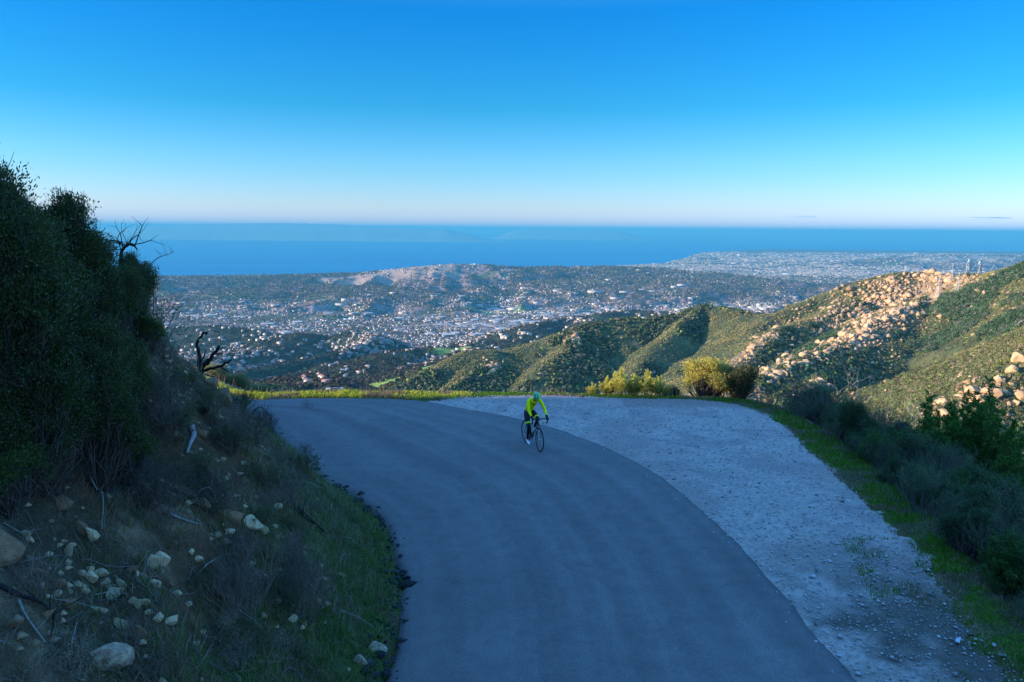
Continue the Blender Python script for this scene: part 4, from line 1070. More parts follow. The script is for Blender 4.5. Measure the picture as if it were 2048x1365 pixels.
# twig spray on the corner of the bank
TS = twiggy(61, 1.6, 1.1, 16, 3, 0.012, (0.035, 0.03, 0.03), 500, ((0.05, 0.07, 0.03), (0.09, 0.10, 0.05)), spread=0.5)
for i, (x, y, Y, s, lab) in enumerate([(478, 832, 23.8, 0.8, 'black twiggy spray sticking out over the road from the bank corner'), (455, 815, 24.4, 0.55, 'small black twig spray on the bank above the corner')]):
    w = px(x, y, Y); plant('twig_spray', (TS[1], TS[0]), (M_leafm, M_twig), (w[0], w[1], zat(w[0], w[1]) - 0.05), lab, 'shrub', rz=i + 0.5, scale=s, tilt=(0.1, 0.5))
# white dead trees on the slope below the turnout
for i, (x, y, Y, L_, seed, lab) in enumerate([(1708, 830, 60, 1.7, 71, 'white dead tree with upright fork, below the turnout'), (1730, 835, 62, 1.9, 72, 'pale dead branches sweeping right, beside the white forked tree'), (1790, 850, 55, 1.6, 73, 'long bare white limb low over the reddish shrubs'),
                                              (1668, 825, 55, 1.1, 74, 'small white dead shrub left of the yellowing shrubs'), (1910, 850, 60, 1.8, 75, 'pale bare tree in front of the orange boulders at the right'), (1650, 820, 70, 1.4, 76, 'thin pale dead branches left of the forked dead tree')]):
    w = px(x, y, Y); z = zat(w[0], w[1])
    lift_ = max(px(x, y - (70 if i != 4 else 90), Y)[2] - z, 1.0)
    o, me_ = dead('dead_tree', seed, None, (0.1 * (i % 3 - 1), 0, 1), lift_ * 0.36, 0.03 + 0.010 * lift_, 4, M_grey, lab, 'dead tree', spread=0.55, up=0.15, n=3, crook=0.22)
    at(o, (w[0], w[1], z))
# ------------------------------------------------------------------ placing things on the far land
EL = (LZ - CAMZ) / LY
CM = np.maximum.accumulate(EL, axis=0)
VIS = EL >= CM - 0.0008
def hits(xs, ys, ymin=90.0):
    """where lines of sight meet the landscape sheet"""
    xs = np.atleast_1d(np.asarray(xs, float)); ys = np.atleast_1d(np.asarray(ys, float))
    d = _F[None] * FPX + _R[None] * (xs - 1024)[:, None] - _U[None] * (ys - 682.5)[:, None]
    rx = d[:, 0] / d[:, 1]; rz = d[:, 2] / d[:, 1]
    ci = np.clip((rx + 0.98) / 1.96 * (NC - 1), 0, NC - 1).round().astype(int)
    r0 = int(np.searchsorted(rr, ymin))
    out = np.zeros((len(xs), 3)); ok = np.zeros(len(xs), bool)
    for i in range(len(xs)):
        e_ = EL[r0:, ci[i]]
        k = int(np.argmax(e_ >= rz[i]))
        if e_[k] >= rz[i]:
            Y = rr[r0 + k]
            if k > 0:
                e0 = e_[k - 1]; t = (rz[i] - e0) / max(e_[k] - e0, 1e-9); Y = rr[r0 + k - 1] * (1 - t) + Y * t
            out[i] = (rx[i] * Y, Y, CAMZ + rz[i] * Y); ok[i] = True
    return out, ok
def zland(x, y):
    """height of the landscape sheet by bilinear lookup"""
    fr = np.log(y / rr[0]) / math.log(rr[-1] / rr[0]) * (NR - 1); fc = (x / y + 0.98) / 1.96 * (NC - 1)
    fr = np.clip(fr, 0, NR - 1.001); fc = np.clip(fc, 0, NC - 1.001)
    a = fr.astype(int); b = fc.astype(int); u = fr - a; v = fc - b
    return LZ[a, b] * (1 - u) * (1 - v) + LZ[a + 1, b] * u * (1 - v) + LZ[a, b + 1] * (1 - u) * v + LZ[a + 1, b + 1] * u * v

def clumps(name, P, rad, hgt, cols, per, rng, mt, leaf=0.55, label=None, kind='stuff'):
    n = len(P); m = n * per
    D = rot_dirs(rng, m, -0.15)
    i = np.repeat(np.arange(n), per)
    rr_ = (0.65 + 0.45 * rng.random(m))
    Q = P[i] + D * np.stack([rad[i] * rr_, rad[i] * rr_, hgt[i] * rr_], 1)
    nrm = D + rng.normal(0, 0.35, (m, 3)); nrm /= np.linalg.norm(nrm, axis=1)[:, None]
    t = np.cross(nrm, rng.normal(0, 1, (m, 3))); t /= np.linalg.norm(t, axis=1)[:, None] + 1e-9
    b = np.cross(nrm, t)
    s = (rad[i] * leaf * rng.uniform(0.6, 1.3, m))[:, None]
    V = np.stack([Q - t * s, Q + b * s * 0.8, Q + t * s, Q - b * s * 0.8], 1).reshape(-1, 3)
    F = np.arange(m * 4).reshape(m, 4)
    c = np.repeat(cols[i] * rng.uniform(0.75, 1.25, (m, 1)), 4, 0)
    return mesh_np(name, V, F, col=c)

M_chap = mat('chaparral_leaf', attr=True, rough=0.85, spec=0.08, transl=0.15)
rng = np.random.default_rng(5)
# cells of the sheet that can be seen, with their area
def cells(y0, y1, margin=3):
    a = int(np.searchsorted(rr, y0)); b = int(np.searchsorted(rr, y1))
    v = VIS[a:b].copy()
    for k in range(1, margin): v[:-k] |= VIS[a + k:b]
    v &= (np.abs(cc)[None] < 0.74)
    return a, b, v
def scatter(y0, y1, n, wfun, rng):
    a, b, v = cells(y0, y1)
    area = (np.gradient(rr)[a:b, None] * rr[a:b, None] * (cc[1] - cc[0])) * v
    w = area * wfun(LX[a:b], LY[a:b], LZ[a:b])
    p = (w / w.sum()).ravel()
    k = rng.choice(p.size, n, p=p); r_ = k // NC; c_ = k % NC
    y = rr[a + r_] * (1 + rng.uniform(-0.5, 0.5, n) * math.log(rr[1] / rr[0])); x = (cc[c_] + rng.uniform(-0.5, 0.5, n) * (cc[1] - cc[0])) * y
    return x, y, zland(x, y)
trk = lambda x, y: (np.minimum(np.minimum(pseg(x, y, TRACK)[0], pseg(x, y, TRACK2)[0]), pseg(x, y, TRACK3)[0]) > 7)
# chaparral: nearer scrub is drawn finer
x, y, z = scatter(100, 1700, 115000, lambda X, Y, Z: (0.12 + sstep(fbm(X / 40, Y / 40, 4, 140), 0.36, 0.56) * 1.0) * np.clip(700 / Y, 0.6, 3), rng)
g = trk(x, y)
ds_ = np.minimum(pseg(x, y, RIDGES[1][0])[0], pseg(x, y, RIDGES[2][0][2:])[0] * 1.6)
g &= rng.random(len(x)) > 0.62 * sstep(ds_, 30, 12)
x, y, z = x[g], y[g], z[g]
m = len(x)
gz = (zland(x + 6, y) - zland(x - 6, y)) / 12.0
cany = fbm(x / 120, y / 120, 3, 141) + np.clip(gz, -0.5, 0.8) * -0.35
big = sstep(cany, 0.50, 0.62)
sizev = (0.9 + 0.9 * rng.random(m)) * (1 + big * 1.7)
tint = fbm(x / 60, y / 60, 3, 142)
c_ol = np.array([0.33, 0.27, 0.105]); c_gr = np.array([0.17, 0.175, 0.075]); c_dk = np.array([0.050, 0.085, 0.042]); c_br = np.array([0.27, 0.20, 0.13]); c_li = np.array([0.25, 0.32, 0.08])
t = sstep(tint, 0.35, 0.62)[:, None]
col = c_gr * (1 - t) + c_ol * t
col = col * (1 - big[:, None] * 0.8) + c_dk * big[:, None] * 0.8
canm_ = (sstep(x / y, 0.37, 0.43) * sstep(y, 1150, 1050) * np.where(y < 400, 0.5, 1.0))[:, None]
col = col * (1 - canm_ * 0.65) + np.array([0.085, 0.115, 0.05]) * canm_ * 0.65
rb = rng.random(m); col[rb < 0.12] = c_br; col[rb > 0.95] = c_li
col *= rng.uniform(0.6, 1.4, (m, 1))
fr_ = y > 420
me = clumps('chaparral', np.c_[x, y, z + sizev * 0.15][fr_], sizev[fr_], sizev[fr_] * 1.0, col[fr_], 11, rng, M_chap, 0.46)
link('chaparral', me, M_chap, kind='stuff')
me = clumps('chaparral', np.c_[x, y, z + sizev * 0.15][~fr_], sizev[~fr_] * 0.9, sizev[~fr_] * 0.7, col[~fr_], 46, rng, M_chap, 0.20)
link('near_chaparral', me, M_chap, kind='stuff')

# taller dark trees of the canyon
x, y, z = scatter(430, 1150, 6500, lambda X, Y, Z: sstep(X / Y, 0.33, 0.42) * sstep(fbm(X / 70, Y / 70, 3, 146), 0.44, 0.60) * (0.3 + sstep(np.gradient(Z, axis=1) / np.maximum(np.gradient(X, axis=1), 1e-6), 0.6, -0.3)), rng)
g = (pseg(x, y, RIDGES[1][0])[0] > 26); x, y, z = x[g], y[g], z[g]; m = len(x)
rad = rng.uniform(1.8, 4.2, m); cl = np.array([[0.06, 0.10, 0.045]]) * rng.uniform(0.6, 1.7, (m, 1)); cl[rng.random(m) < 0.12] = (0.16, 0.15, 0.12)
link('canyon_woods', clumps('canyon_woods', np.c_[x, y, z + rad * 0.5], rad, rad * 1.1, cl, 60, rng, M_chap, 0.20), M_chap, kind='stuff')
# ---- boulders
def boulder_mesh(seed, subdiv=2, flat=0.75, jag=0.35, npl=9, dr=(0.62, 0.95)):
    bm = bmesh.new(); bmesh.ops.create_icosphere(bm, subdivisions=subdiv, radius=1.0)
    rg = np.random.default_rng(seed)
    planes = rot_dirs(rg, npl, -1.0); dist = rg.uniform(dr[0], dr[1], npl)
    for v in bm.verts:
        p = np.array(v.co)
        for k in range(npl):
            o = p @ planes[k] - dist[k]
            if o > 0: p = p - planes[k] * o * 0.97
        p = p * (1 + (float(vn(p[0] * 2.2 + seed, p[1] * 2.2 + p[2] * 1.7, seed)) - 0.5) * jag)
        v.co = (p[0], p[1], p[2] * flat)
    me = bpy.data.meshes.new('boulder'); bm.to_mesh(me); bm.free()
    for p in me.polygons: p.use_smooth = False
    return me
M_bould = mat('sandstone', base=(0.50, 0.31, 0.17), rough=0.92, var=0.35, vscale=2.0, bump=0.7, bscale=3.0, objvar=0.22, spec=0.1, bdist=0.1)
BM = [boulder_mesh(200 + i, 3, 0.85, 0.22, 13, (0.55, 0.85)) for i in range(6)]
for b_ in BM: b_.materials.append(M_bould)
CLUST = [  # centre column,row, spreads, count, size in metres, phrase
    (1740, 668, 60, 52, -38, 88, 3.6), (1640, 725, 60, 50, -30, 88, 4.2), (1560, 765, 45, 38, -25, 60, 4.2), (1800, 610, 50, 22, 0, 60, 2.6), (1880, 556, 55, 10, 0, 44, 2.8), (1700, 610, 80, 26, 0, 20, 2.2),
    (1555, 665, 16, 8, -10, 14, 3.0), (1505, 705, 14, 12, -10, 14, 3.0), (1146, 682, 12, 10, 0, 10, 3.0), (985, 738, 14, 10, 0, 8, 3.0), (1590, 800, 45, 22, 0, 26, 2.2), (1960, 600, 60, 40, 0, 10, 2.0), (1960, 790, 45, 25, 0, 22, 1.6), (1900, 830, 45, 20, 0, 16, 1.2), (1640, 770, 60, 20, 0, 24, 2.0)]
NAMES = {0: 'on the long rocky spur', 1: 'on the middle of the rocky spur', 2: 'at the lower end of the rocky spur', 3: 'on the slope left of the pylons', 4: 'on the bald hilltop', 5: 'scattered on the olive hillside'}
nb = 0
pts_i = []
for ci_, (cx, cy, sx, sy, slant, n_, s_) in enumerate(CLUST):
    u = rng.normal(0, 0.5, n_); xs = cx + u * sx; ys = cy - (24 if ci_ < 3 else 0) + u * slant + rng.normal(0, 0.42, n_) * sy
    P_, ok = hits(xs, ys)
    for p in P_[ok]: 
        if p[1] < 1500: pts_i.append((p, min(s_ * rng.gamma(1.8, 0.5), 6.0), ci_))
pts_i.sort(key=lambda q: -q[1] / q[0][1])
glab = {0: 'tan boulder of the long rocky spur running down from the hilltop', 1: 'tan boulder of the long rocky spur running down from the hilltop', 2: 'tan boulder of the long rocky spur running down from the hilltop'}
CLAB = ['tan boulder high on the long rocky spur, below the pylons', 'tan boulder on the middle of the long rocky spur', 'tan boulder at the foot of the long rocky spur', 'tan boulder on the slope just below the nearest pylon', 'tan boulder crowning the bald hilltop beside the pylons',
        'tan boulder on the olive slope left of the dirt track', 'tan boulder of the small outcrop between the saddle and the spur', 'tan boulder of the lower small outcrop above the sunlit rim bush', 'orange boulder of the tiny outcrop on the green ridge', 'orange boulder low on the green ridge above the rider',
        'tan boulder just beyond the dark rim bush', 'tan boulder lost in the green slope right of the pylons', 'tan boulder among the rocks at the right edge of the canyon', 'tan boulder behind the feathery trees', 'tan boulder behind the white dead trees']
for p, s_, ci_ in pts_i[:284]:
    lab = CLAB[ci_]
    o = link('boulder', BM[nb % 6], None, label=lab, cat='boulder', group='boulders: ' + CLAB[ci_].split(' boulder ')[1])
    o.location = p + np.array([0, 0, s_ * 0.15]); o.rotation_euler = (rng.uniform(-0.3, 0.3), rng.uniform(-0.3, 0.3), rng.uniform(0, 6.28)); o.scale = (s_ * rng.uniform(0.8, 1.4), s_ * rng.uniform(0.8, 1.2), s_ * rng.uniform(0.7, 1.25)); nb += 1
BIG = [(2035, 722, 13, 'tallest slab boulder leaning at the right edge of the canyon', (1.0, 0.8, 1.5)), (2022, 742, 11, 'rounded pale boulder below the leaning slab', (1.1, 0.9, 1.2)), (2000, 758, 9, 'smooth sloping rock left of the leaning slab', (1.7, 1.0, 0.5)), (1951, 799, 8.5, 'round orange boulder standing alone on the scrub slope', (1, 1, 1.05)),
       (1974, 781, 8.5, 'pale slanting boulder above the round lone one', (1.2, 0.9, 0.8)), (1950, 783, 6, 'low pale rock left of the slanting boulder', (1.3, 0.9, 0.5)), (2008, 783, 7, 'square pale boulder between scrub, right of the slanting one', (1.1, 1, 0.8)), (2024, 768, 8, 'cream boulder under the leaning slab', (1.3, 1, 0.6)),
       (2040, 795, 12, 'jagged orange outcrop at the right edge', (1.0, 1, 1.2)), (2032, 806, 8, 'orange boulder with a shaded right side under the jagged outcrop', (1, 1, 1)), (1943, 850, 10, 'orange outcrop behind the feathery tree tips', (1.6, 1, 0.8)), (1955, 840, 8, 'orange rock heap above the feathery trees', (1.2, 1, 0.7)),
       (1915, 868, 7, 'low pinkish boulder beside the pale bare tree', (1.3, 1, 0.7)), (1556, 806, 13, 'big cream boulder dome past the dark rim bush', (1.5, 1, 1.0)), (1600, 808, 11, 'second cream boulder dome, right of the big one', (1.2, 1, 1.2)), (1640, 790, 11, 'slanting orange slab above the cream domes', (1.6, 0.8, 0.6))]
for x_, y_, s_, lab, sc in BIG:
    P_, ok = hits([x_], [y_ + 4])
    if not ok[0]: continue
    s2 = s_ / FPX * P_[0][1] * 1.15
    o = link('boulder', BM[int(x_) % 6], None, label=lab, cat='boulder'); o.location = P_[0] + np.array([0, 0, s2 * 0.3]); o.rotation_euler = (0.1, 0.2, x_ * 1.0); o.scale = (s2 * sc[0], s2 * sc[1], s2 * sc[2])
# the lesser rocks of the slopes
n = 6000
xs = []; ys = []
for cx, cy, sx, sy, sl, k, _ in CLUST:
    kk = int(n * k / 480.0); u = rng.normal(0, 0.7, kk); xs.append(cx + u * sx * 1.2); ys.append(cy - (22 if sl < -20 else 0) + u * sl * 1.2 + rng.normal(0, 0.7, kk) * sy * 1.3)
P_, ok = hits(np.concatenate(xs), np.concatenate(ys)); P_ = P_[ok & (P_[:, 1] < 1500)]; P_ = P_[(P_[:, 1] > 95)]
stones('loose_rocks', P_ + np.array([0, 0, 0.3]), rng.gamma(2.2, 0.00085, len(P_)) * P_[:, 1] * 0.9 + 0.25, rng, M_stone, np.array([[0.46, 0.29, 0.16]]) * rng.uniform(0.6, 1.2, (len(P_), 1)), flat=0.8)

# ---- pylons on the ridge
M_steel = mat('galvanised_steel', base=(0.45, 0.45, 0.44), rough=0.5, metal=0.3, var=0.1, vscale=1)
def pylon(loc, h, label, rz, thick=0.0065):
    r = root('power_pylon', loc, label, 'pylon', 'lattice power pylons on the ridge', rz)
    b = h * 0.12; t_ = h * 0.022; segs = []; lev = [0, 0.18, 0.34, 0.48, 0.60, 0.72, 0.82, 0.92, 1.0]
    W_ = lambda f: b * (1 - min(f / 0.62, 1)) + t_ * min(f / 0.62, 1) if f < 1 else 0.2
    q = h * thick
    for a, c_ in ((1, 1), (1, -1), (-1, -1), (-1, 1)):
        for i in range(8):
            w0, w1 = W_(lev[i]), W_(lev[i + 1]); segs.append(((a * w0, c_ * w0, lev[i] * h), (a * w1, c_ * w1, lev[i + 1] * h), q, q))
    for i in range(8):
        w0, w1 = W_(lev[i]), W_(lev[i + 1])
        for (a, c_), (a2, c2) in (((1, 1), (1, -1)), ((1, -1), (-1, -1)), ((-1, -1), (-1, 1)), ((-1, 1), (1, 1))):
            segs.append(((a * w0, c_ * w0, lev[i] * h), (a2 * w1, c2 * w1, lev[i + 1] * h), q * 0.6, q * 0.6)); segs.append(((a2 * w0, c2 * w0, lev[i] * h), (a * w1, c_ * w1, lev[i + 1] * h), q * 0.6, q * 0.6))
            segs.append(((a * w1, c_ * w1, lev[i + 1] * h), (a2 * w1, c2 * w1, lev[i + 1] * h), q * 0.6, q * 0.6))
    V, F = tubes(segs, 4); link('tower_body', mesh_np('tower_body', V, F), M_steel, r)
    for f, L_ in ((0.66, 0.15), (0.78, 0.19), (0.90, 0.13)):
        segs = []
        for s_ in (1, -1):
            for c_ in (1, -1):
                segs.append(((s_ * t_, c_ * t_, f * h), (s_ * L_ * h, 0, f * h + 0.01 * h), q * 0.8, q * 0.6)); segs.append(((s_ * t_, c_ * t_, f * h + 0.04 * h), (s_ * L_ * h, 0, f * h + 0.01 * h), q * 0.8, q * 0.6))
            segs.append(((s_ * L_ * h, 0, f * h), (s_ * L_ * h, 0, f * h - 0.035 * h), q * 0.7, q * 0.7))
        V, F = tubes(segs, 4); link('crossarm', mesh_np('crossarm', V, F), M_steel, r)
for x_, y0, y1, lab, rz in [(1876, 600, 556, 'nearest and largest lattice pylon, below the dirt track', 0.3), (1916, 586, 546, 'lattice pylon on the pale rocks right of the nearest one', 0.3), (1904, 561, 527, 'lattice pylon at the end of the dirt track on the crest', 0.3)]:
    P_, ok = hits([x_], [y0]); p = P_[0]; hgt = px(x_, y1, p[1])[2] - p[2]; pylon(p, hgt, lab, rz)
for x_, y0, y1, lab in [(1935, 556, 519, 'tall lattice pylon rising from behind the saddle'), (1957, 556, 523, 'faintest lattice pylon behind the saddle, right of the tall one')]:
    Y = 1420.0; w = px(x_, y0, Y); zg = float(H_far(np.array([w[0]]), np.array([Y]))[0]); pylon((w[0], Y, zg), px(x_, y1, Y)[2] - zg, lab, 0.3, 0.0045)

# ------------------------------------------------------------------ the town
M_wall = mat('house_wall', attr=True, rough=0.9, spec=0.1)
M_roof = mat('house_roof', attr=True, rough=0.85, spec=0.1)
def house_np(P, L_, Wd, Hh, a, roofh):
    n = len(P)
    bx_ = np.array([(-1, -1), (1, -1), (1, 1), (-1, 1)], float)
    c, s = np.cos(a)[:, None], np.sin(a)[:, None]
    X = bx_[None, :, 0] * (L_ / 2)[:, None]; Y_ = bx_[None, :, 1] * (Wd / 2)[:, None]
    gx_ = X * c - Y_ * s + P[:, 0:1]; gy_ = X * s + Y_ * c + P[:, 1:2]
    z0 = np.repeat(P[:, 2:3] - 4, 4, 1); z1 = np.repeat(P[:, 2:3] + Hh[:, None], 4, 1)
    rx_ = np.stack([-(L_ / 2) * 0.8, (L_ / 2) * 0.8], 1); rgx = rx_ * c + P[:, 0:1]; rgy = rx_ * s + P[:, 1:2]; rz_ = np.repeat((P[:, 2] + Hh + roofh)[:, None], 2, 1)
    Vw = np.stack([np.concatenate([gx_, gx_], 1), np.concatenate([gy_, gy_], 1), np.concatenate([z0, z1], 1)], -1)
    ov = 1.05
    ex = (gx_ - P[:, 0:1]) * ov + P[:, 0:1]; ey = (gy_ - P[:, 1:2]) * ov + P[:, 1:2]
    Vr = np.stack([np.concatenate([ex, rgx], 1), np.concatenate([ey, rgy], 1), np.concatenate([z1, rz_], 1)], -1)
    return Vw, Vr
FW = np.array([(0, 1, 5, 4), (1, 2, 6, 5), (2, 3, 7, 6), (3, 0, 4, 7)]); FR4 = np.array([(0, 1, 5, 4), (2, 3, 4, 5)]); FR3 = np.array([(1, 2, 5), (3, 0, 4)])
def dens(X, Y, Z):
    d = fbm(X / 500, Y / 500, 3, 150); f = fbm(X / 90, Y / 90, 2, 151)
    yc_ = np.interp(X / Y, COAST[:, 0], COAST[:, 1]); b0 = np.interp(Y, BASE_Y, BASE_Z)
    hill = np.clip((Z - b0 - 12) / 40, 0, 1)
    col_ = X / Y
    right = 0.25 + sstep(col_, -0.28, -0.02) * 1.0
    return np.where((Y < yc_ - 80) & (Y > 2000), (sstep(d, 0.35, 0.6) + 0.12) * sstep(f, 0.2, 0.5) * right * (1 - 0.8 * hill) * np.where(Y < 2600, 0.25, 1.0), 0)
x, y, z = scatter(2050, 26000, 34000, lambda X, Y, Z: dens(X, Y, Z) * np.clip(4500 / Y, 0.02, 1.5) ** 2.4, rng)
n = len(x)
kind_ = rng.random(n); bigm = (kind_ > 0.975) & (y > 4300)
L_ = np.where(bigm, rng.uniform(30, 90, n), rng.uniform(12, 22, n)) * np.clip(y / 9000, 1, 1.7); Wd = np.where(bigm, rng.uniform(25, 60, n), rng.uniform(8, 13, n)) * np.clip(y / 9000, 1, 1.5)
Hh = np.where(bigm, rng.uniform(7, 13, n), rng.uniform(4, 7.5, n)) ; rh = np.where(bigm, 0.3, rng.uniform(1.5, 3.0, n)); a = np.round(rng.uniform(0, 4, n)) * 0.785 + rng.normal(0, 0.15, n) + 0.25
Vw, Vr = house_np(np.c_[x, y, z], L_, Wd, Hh, a, rh)
wc = np.array([[0.74, 0.64, 0.54]]) * rng.uniform(0.4, 1.0, (n, 1)) * (1 + rng.uniform(-0.05, 0.05, (n, 3)))
k4 = rng.random(n)
rc = np.where((k4 < 0.30)[:, None], [[0.30, 0.15, 0.10]], np.where((k4 < 0.62)[:, None], [[0.20, 0.16, 0.135]], [[0.36, 0.30, 0.25]])) * rng.uniform(0.6, 1.1, (n, 1))
rc = np.where(bigm[:, None], [[0.46, 0.42, 0.38]], rc)
order = np.argsort(y); near_i = order[:286]; rest = order[286:]
o4 = lambda F_, m_, k: (F_[None] + (np.arange(m_) * k)[:, None, None]).reshape(-1, F_.shape[1])
m_ = len(rest)
V = np.concatenate([Vw[rest].reshape(-1, 3), Vr[rest].reshape(-1, 3)]); cw = np.repeat(wc[rest], 8, 0); cr = np.repeat(rc[rest], 6, 0)
link('town_houses', mesh_np('town_houses', V, [np.concatenate([o4(FW, m_, 8), o4(FR4, m_, 6) + m_ * 8]), o4(FR3, m_, 6) + m_ * 8], col=np.concatenate([cw, cr])), M_wall, kind='stuff')
for i in near_i:
    p0 = np.array([x[i], y[i], z[i]])
    o = link('house', mesh_np('house', Vw[i] - p0, FW, col=np.repeat(wc[i:i + 1], 8, 0)), M_wall, label=('red roofed', 'brown roofed', 'pale roofed')[0 if k4[i] < 0.30 else 1 if k4[i] < 0.62 else 2] + (' house on the left foothills above the town' if x[i] / y[i] < -0.2 else ' house on the slopes just past the green ridge'), cat='house', group='nearest houses of the town'); o.location = p0
    link('roof', mesh_np('roof', Vr[i] - p0, [FR4, FR3], col=np.repeat(rc[i:i + 1], 6, 0)), M_roof, o)

# trees of the town and foothills
def tdens(X, Y, Z):
    yc_ = np.interp(X / Y, COAST[:, 0], COAST[:, 1]); b0 = np.interp(Y, BASE_Y, BASE_Z); f = fbm(X / 130, Y / 130, 3, 160)
    w0 = px(850, 552, 8700); bare_ = np.hypot((X - w0[0]) / 1050, (Y - w0[1]) / 480) + (fbm(X / 1050 * 2.0, Y / 480 * 2.0, 4, 44) - 0.5)
    for q_ in [(840, 710, 1900, 150, 60), (800, 745, 1500, 85, 35), (935, 692, 2400, 120, 60), (760, 728, 1750, 80, 50), (1295, 637, 3300, 230, 90), (1010, 590, 6000, 450, 150)]:
        w1 = px(*q_[:3]); bare_ = np.minimum(bare_, 0.2 + 0.8 * np.hypot((X - w1[0]) / q_[3], (Y - w1[1]) / q_[4]))
    return np.where((Y < yc_ - 30) & ((bare_ > 1.0) | (fbm(X / 60, Y / 60, 2, 162) > 0.68)), 0.3 + sstep(f, 0.35, 0.65) + np.clip((Z - b0 - 10) / 40, 0, 1.5), 0)
x, y, z = scatter(1150, 12000, 66000, lambda X, Y, Z: tdens(X, Y, Z) * np.clip(3600 / Y, 0.15, 3.0) ** 1.3, rng)
fl = (np.abs(x / y + 0.05) < 3) & ~((y < 2000) & (x / y > -0.12)); x, y, z = x[fl], y[fl], z[fl]
n = len(x)
bare = (patch_n := fbm(x / 260, y / 260, 3, 161)) > 0.66
rad = rng.uniform(2.8, 6.2, n) * np.clip(y / 5000, 0.8, 1.8); ht = rad * rng.uniform(0.8, 1.5, n)
t = rng.random((n, 1)); cl = np.array([[0.07, 0.066, 0.048]]) * (1 - t) + np.array([[0.17, 0.135, 0.105]]) * t
k5 = rng.random(n); cl[k5 < 0.14] = (0.30, 0.20, 0.15); cl[(k5 > 0.14) & (k5 < 0.24)] = (0.14, 0.16, 0.06)
cl *= rng.uniform(0.7, 1.25, (n, 1))
b0 = np.interp(y, BASE_Y, BASE_Z); wooded = np.clip((z - b0 - 15) / 30, 0, 1)[:, None] * (y < 5000)[:, None]; cl = cl * (1 - wooded * 0.55)
order = np.argsort(y); near_i = order[:280:1]; rest = order[280:]
me = clumps('treetops', np.c_[x, y, z + ht * 0.6][rest], rad[rest], ht[rest], cl[rest], 9, rng, M_chap, 0.62)
link('distant_woods', me, M_chap, kind='stuff')
TV = []
for v in range(4):
    rg = np.random.default_rng(300 + v); c0 = [(0.05, 0.09, 0.035), (0.075, 0.11, 0.045), (0.045, 0.075, 0.035), (0.16, 0.15, 0.06)][v]
    cr_ = clumps('crown', np.array([[0, 0, 5.2]]) + rg.normal(0, 1.6, (9, 3)) * np.array([1, 1, 0.6]), rg.uniform(1.8, 3.0, 9), rg.uniform(1.6, 2.6, 9), np.array([c0] * 9) * rg.uniform(0.7, 1.3, (9, 1)), 40, rg, M_chap, 0.28)
    sg = []; tp = []; branch(sg, tp, rg, (0, 0, -1), (0, 0, 1), 3.2, 0.35, 2, 0.5, 0.2, 3, 0.2, 2); Vt, Ft = tubes(sg, 5)
    TV.append((cr_, mesh_np('trunk', Vt, Ft)))
for j, i in enumerate(near_i):
    v = j % 4
    r = root('oak_tree', (x[i], y[i], z[i]), ['dark green oak on the lower foothills above the town', 'mid green oak on the lower foothills above the town', 'deep green round oak on the lower foothills', 'yellowing tree on the lower foothills above the town'][v], 'tree', 'trees on the lower foothills', rz=j * 1.1, scale=rad[i] / 4.5)
    link('crown', TV[v][0], M_chap, r); link('trunk', TV[v][1], M_bark, r)

# ---- buildings one can tell apart
M_tile = mat('red_tile', base=(0.52, 0.20, 0.14), rough=0.85, var=0.15, vscale=0.6)
M_white = mat('white_wall', base=(0.80, 0.77, 0.72), rough=0.85, var=0.06, vscale=0.3)
M_big = mat('warehouse_wall', base=(0.55, 0.50, 0.45), rough=0.85)
M_flat = mat('grey_roof', base=(0.34, 0.32, 0.30), rough=0.8, var=0.08, vscale=0.5)
M_win = mat('dark_window', base=(0.03, 0.035, 0.045), rough=0.15, spec=0.6)
def hall(x_, y_, L0, W0, h0, rz, roofm, label, cat, group=None, ridge=2.5, nwin=5, Y=None, name='hillside_building'):
    P_, ok = hits([x_], [y_]); p = P_[0]
    r = root(name, p, label, cat, group, rz)
    Vw_, Vr_ = house_np(np.array([[0, 0, 0.0]]), np.array([L0]), np.array([W0]), np.array([h0]), np.array([0.0]), np.array([ridge]))
    link('wall', mesh_np('wall', Vw_[0], FW), M_white, r); link('roof', mesh_np('roof', Vr_[0] + np.array([0, 0, 0.05]), [FR4, FR3]), roofm, r)
    for side in (-1, 1):
        for k in range(nwin):
            cx_ = -L0 / 2 + (k + 0.5) * L0 / nwin; V_, F_ = box_np(cx_ - 0.9, cx_ + 0.9, side * W0 / 2 - 0.06, side * W0 / 2 + 0.06, h0 * 0.35, h0 * 0.7)
            link('window', mesh_np('window', V_, F_), M_win, r)
    return r
hall(671, 784, 29, 10, 6.0, 0.18, M_flat, 'long white building with a flat grey roof just past the grass rim', 'building', ridge=0.5, nwin=7)
hall(655, 786, 7, 8, 4.0, 0.18, M_tile, 'small tan annex at the left end of the long white building', 'building', ridge=1.0, nwin=2)
for x_, y_, L0, rz, lab in [(609, 759, 17, 1.9, 'left wing with red tiled roof at the hilltop retreat'), (616, 766, 11, 0.4, 'low red roofed block below the left wing'), (623, 748, 13, 0.3, 'red roofed block at the top left of the hilltop retreat'),
                            (640, 750, 12, 0.9, 'red roofed block at the top right of the retreat'), (645, 758, 17, 2.2, 'long red roofed right wing of the retreat'), (653, 767, 14, 0.3, 'lowest right red roofed block of the retreat')]:
    hall(x_, y_, L0 * 1.25, 9, 5.5, rz, M_tile, lab, 'building', 'red roofed buildings of the hilltop retreat', nwin=3)
hall(662, 758, 16, 4, 3.0, 0.0, M_flat, 'thin grey pavilion right of the red roofed retreat', 'building', ridge=0.3, nwin=2)
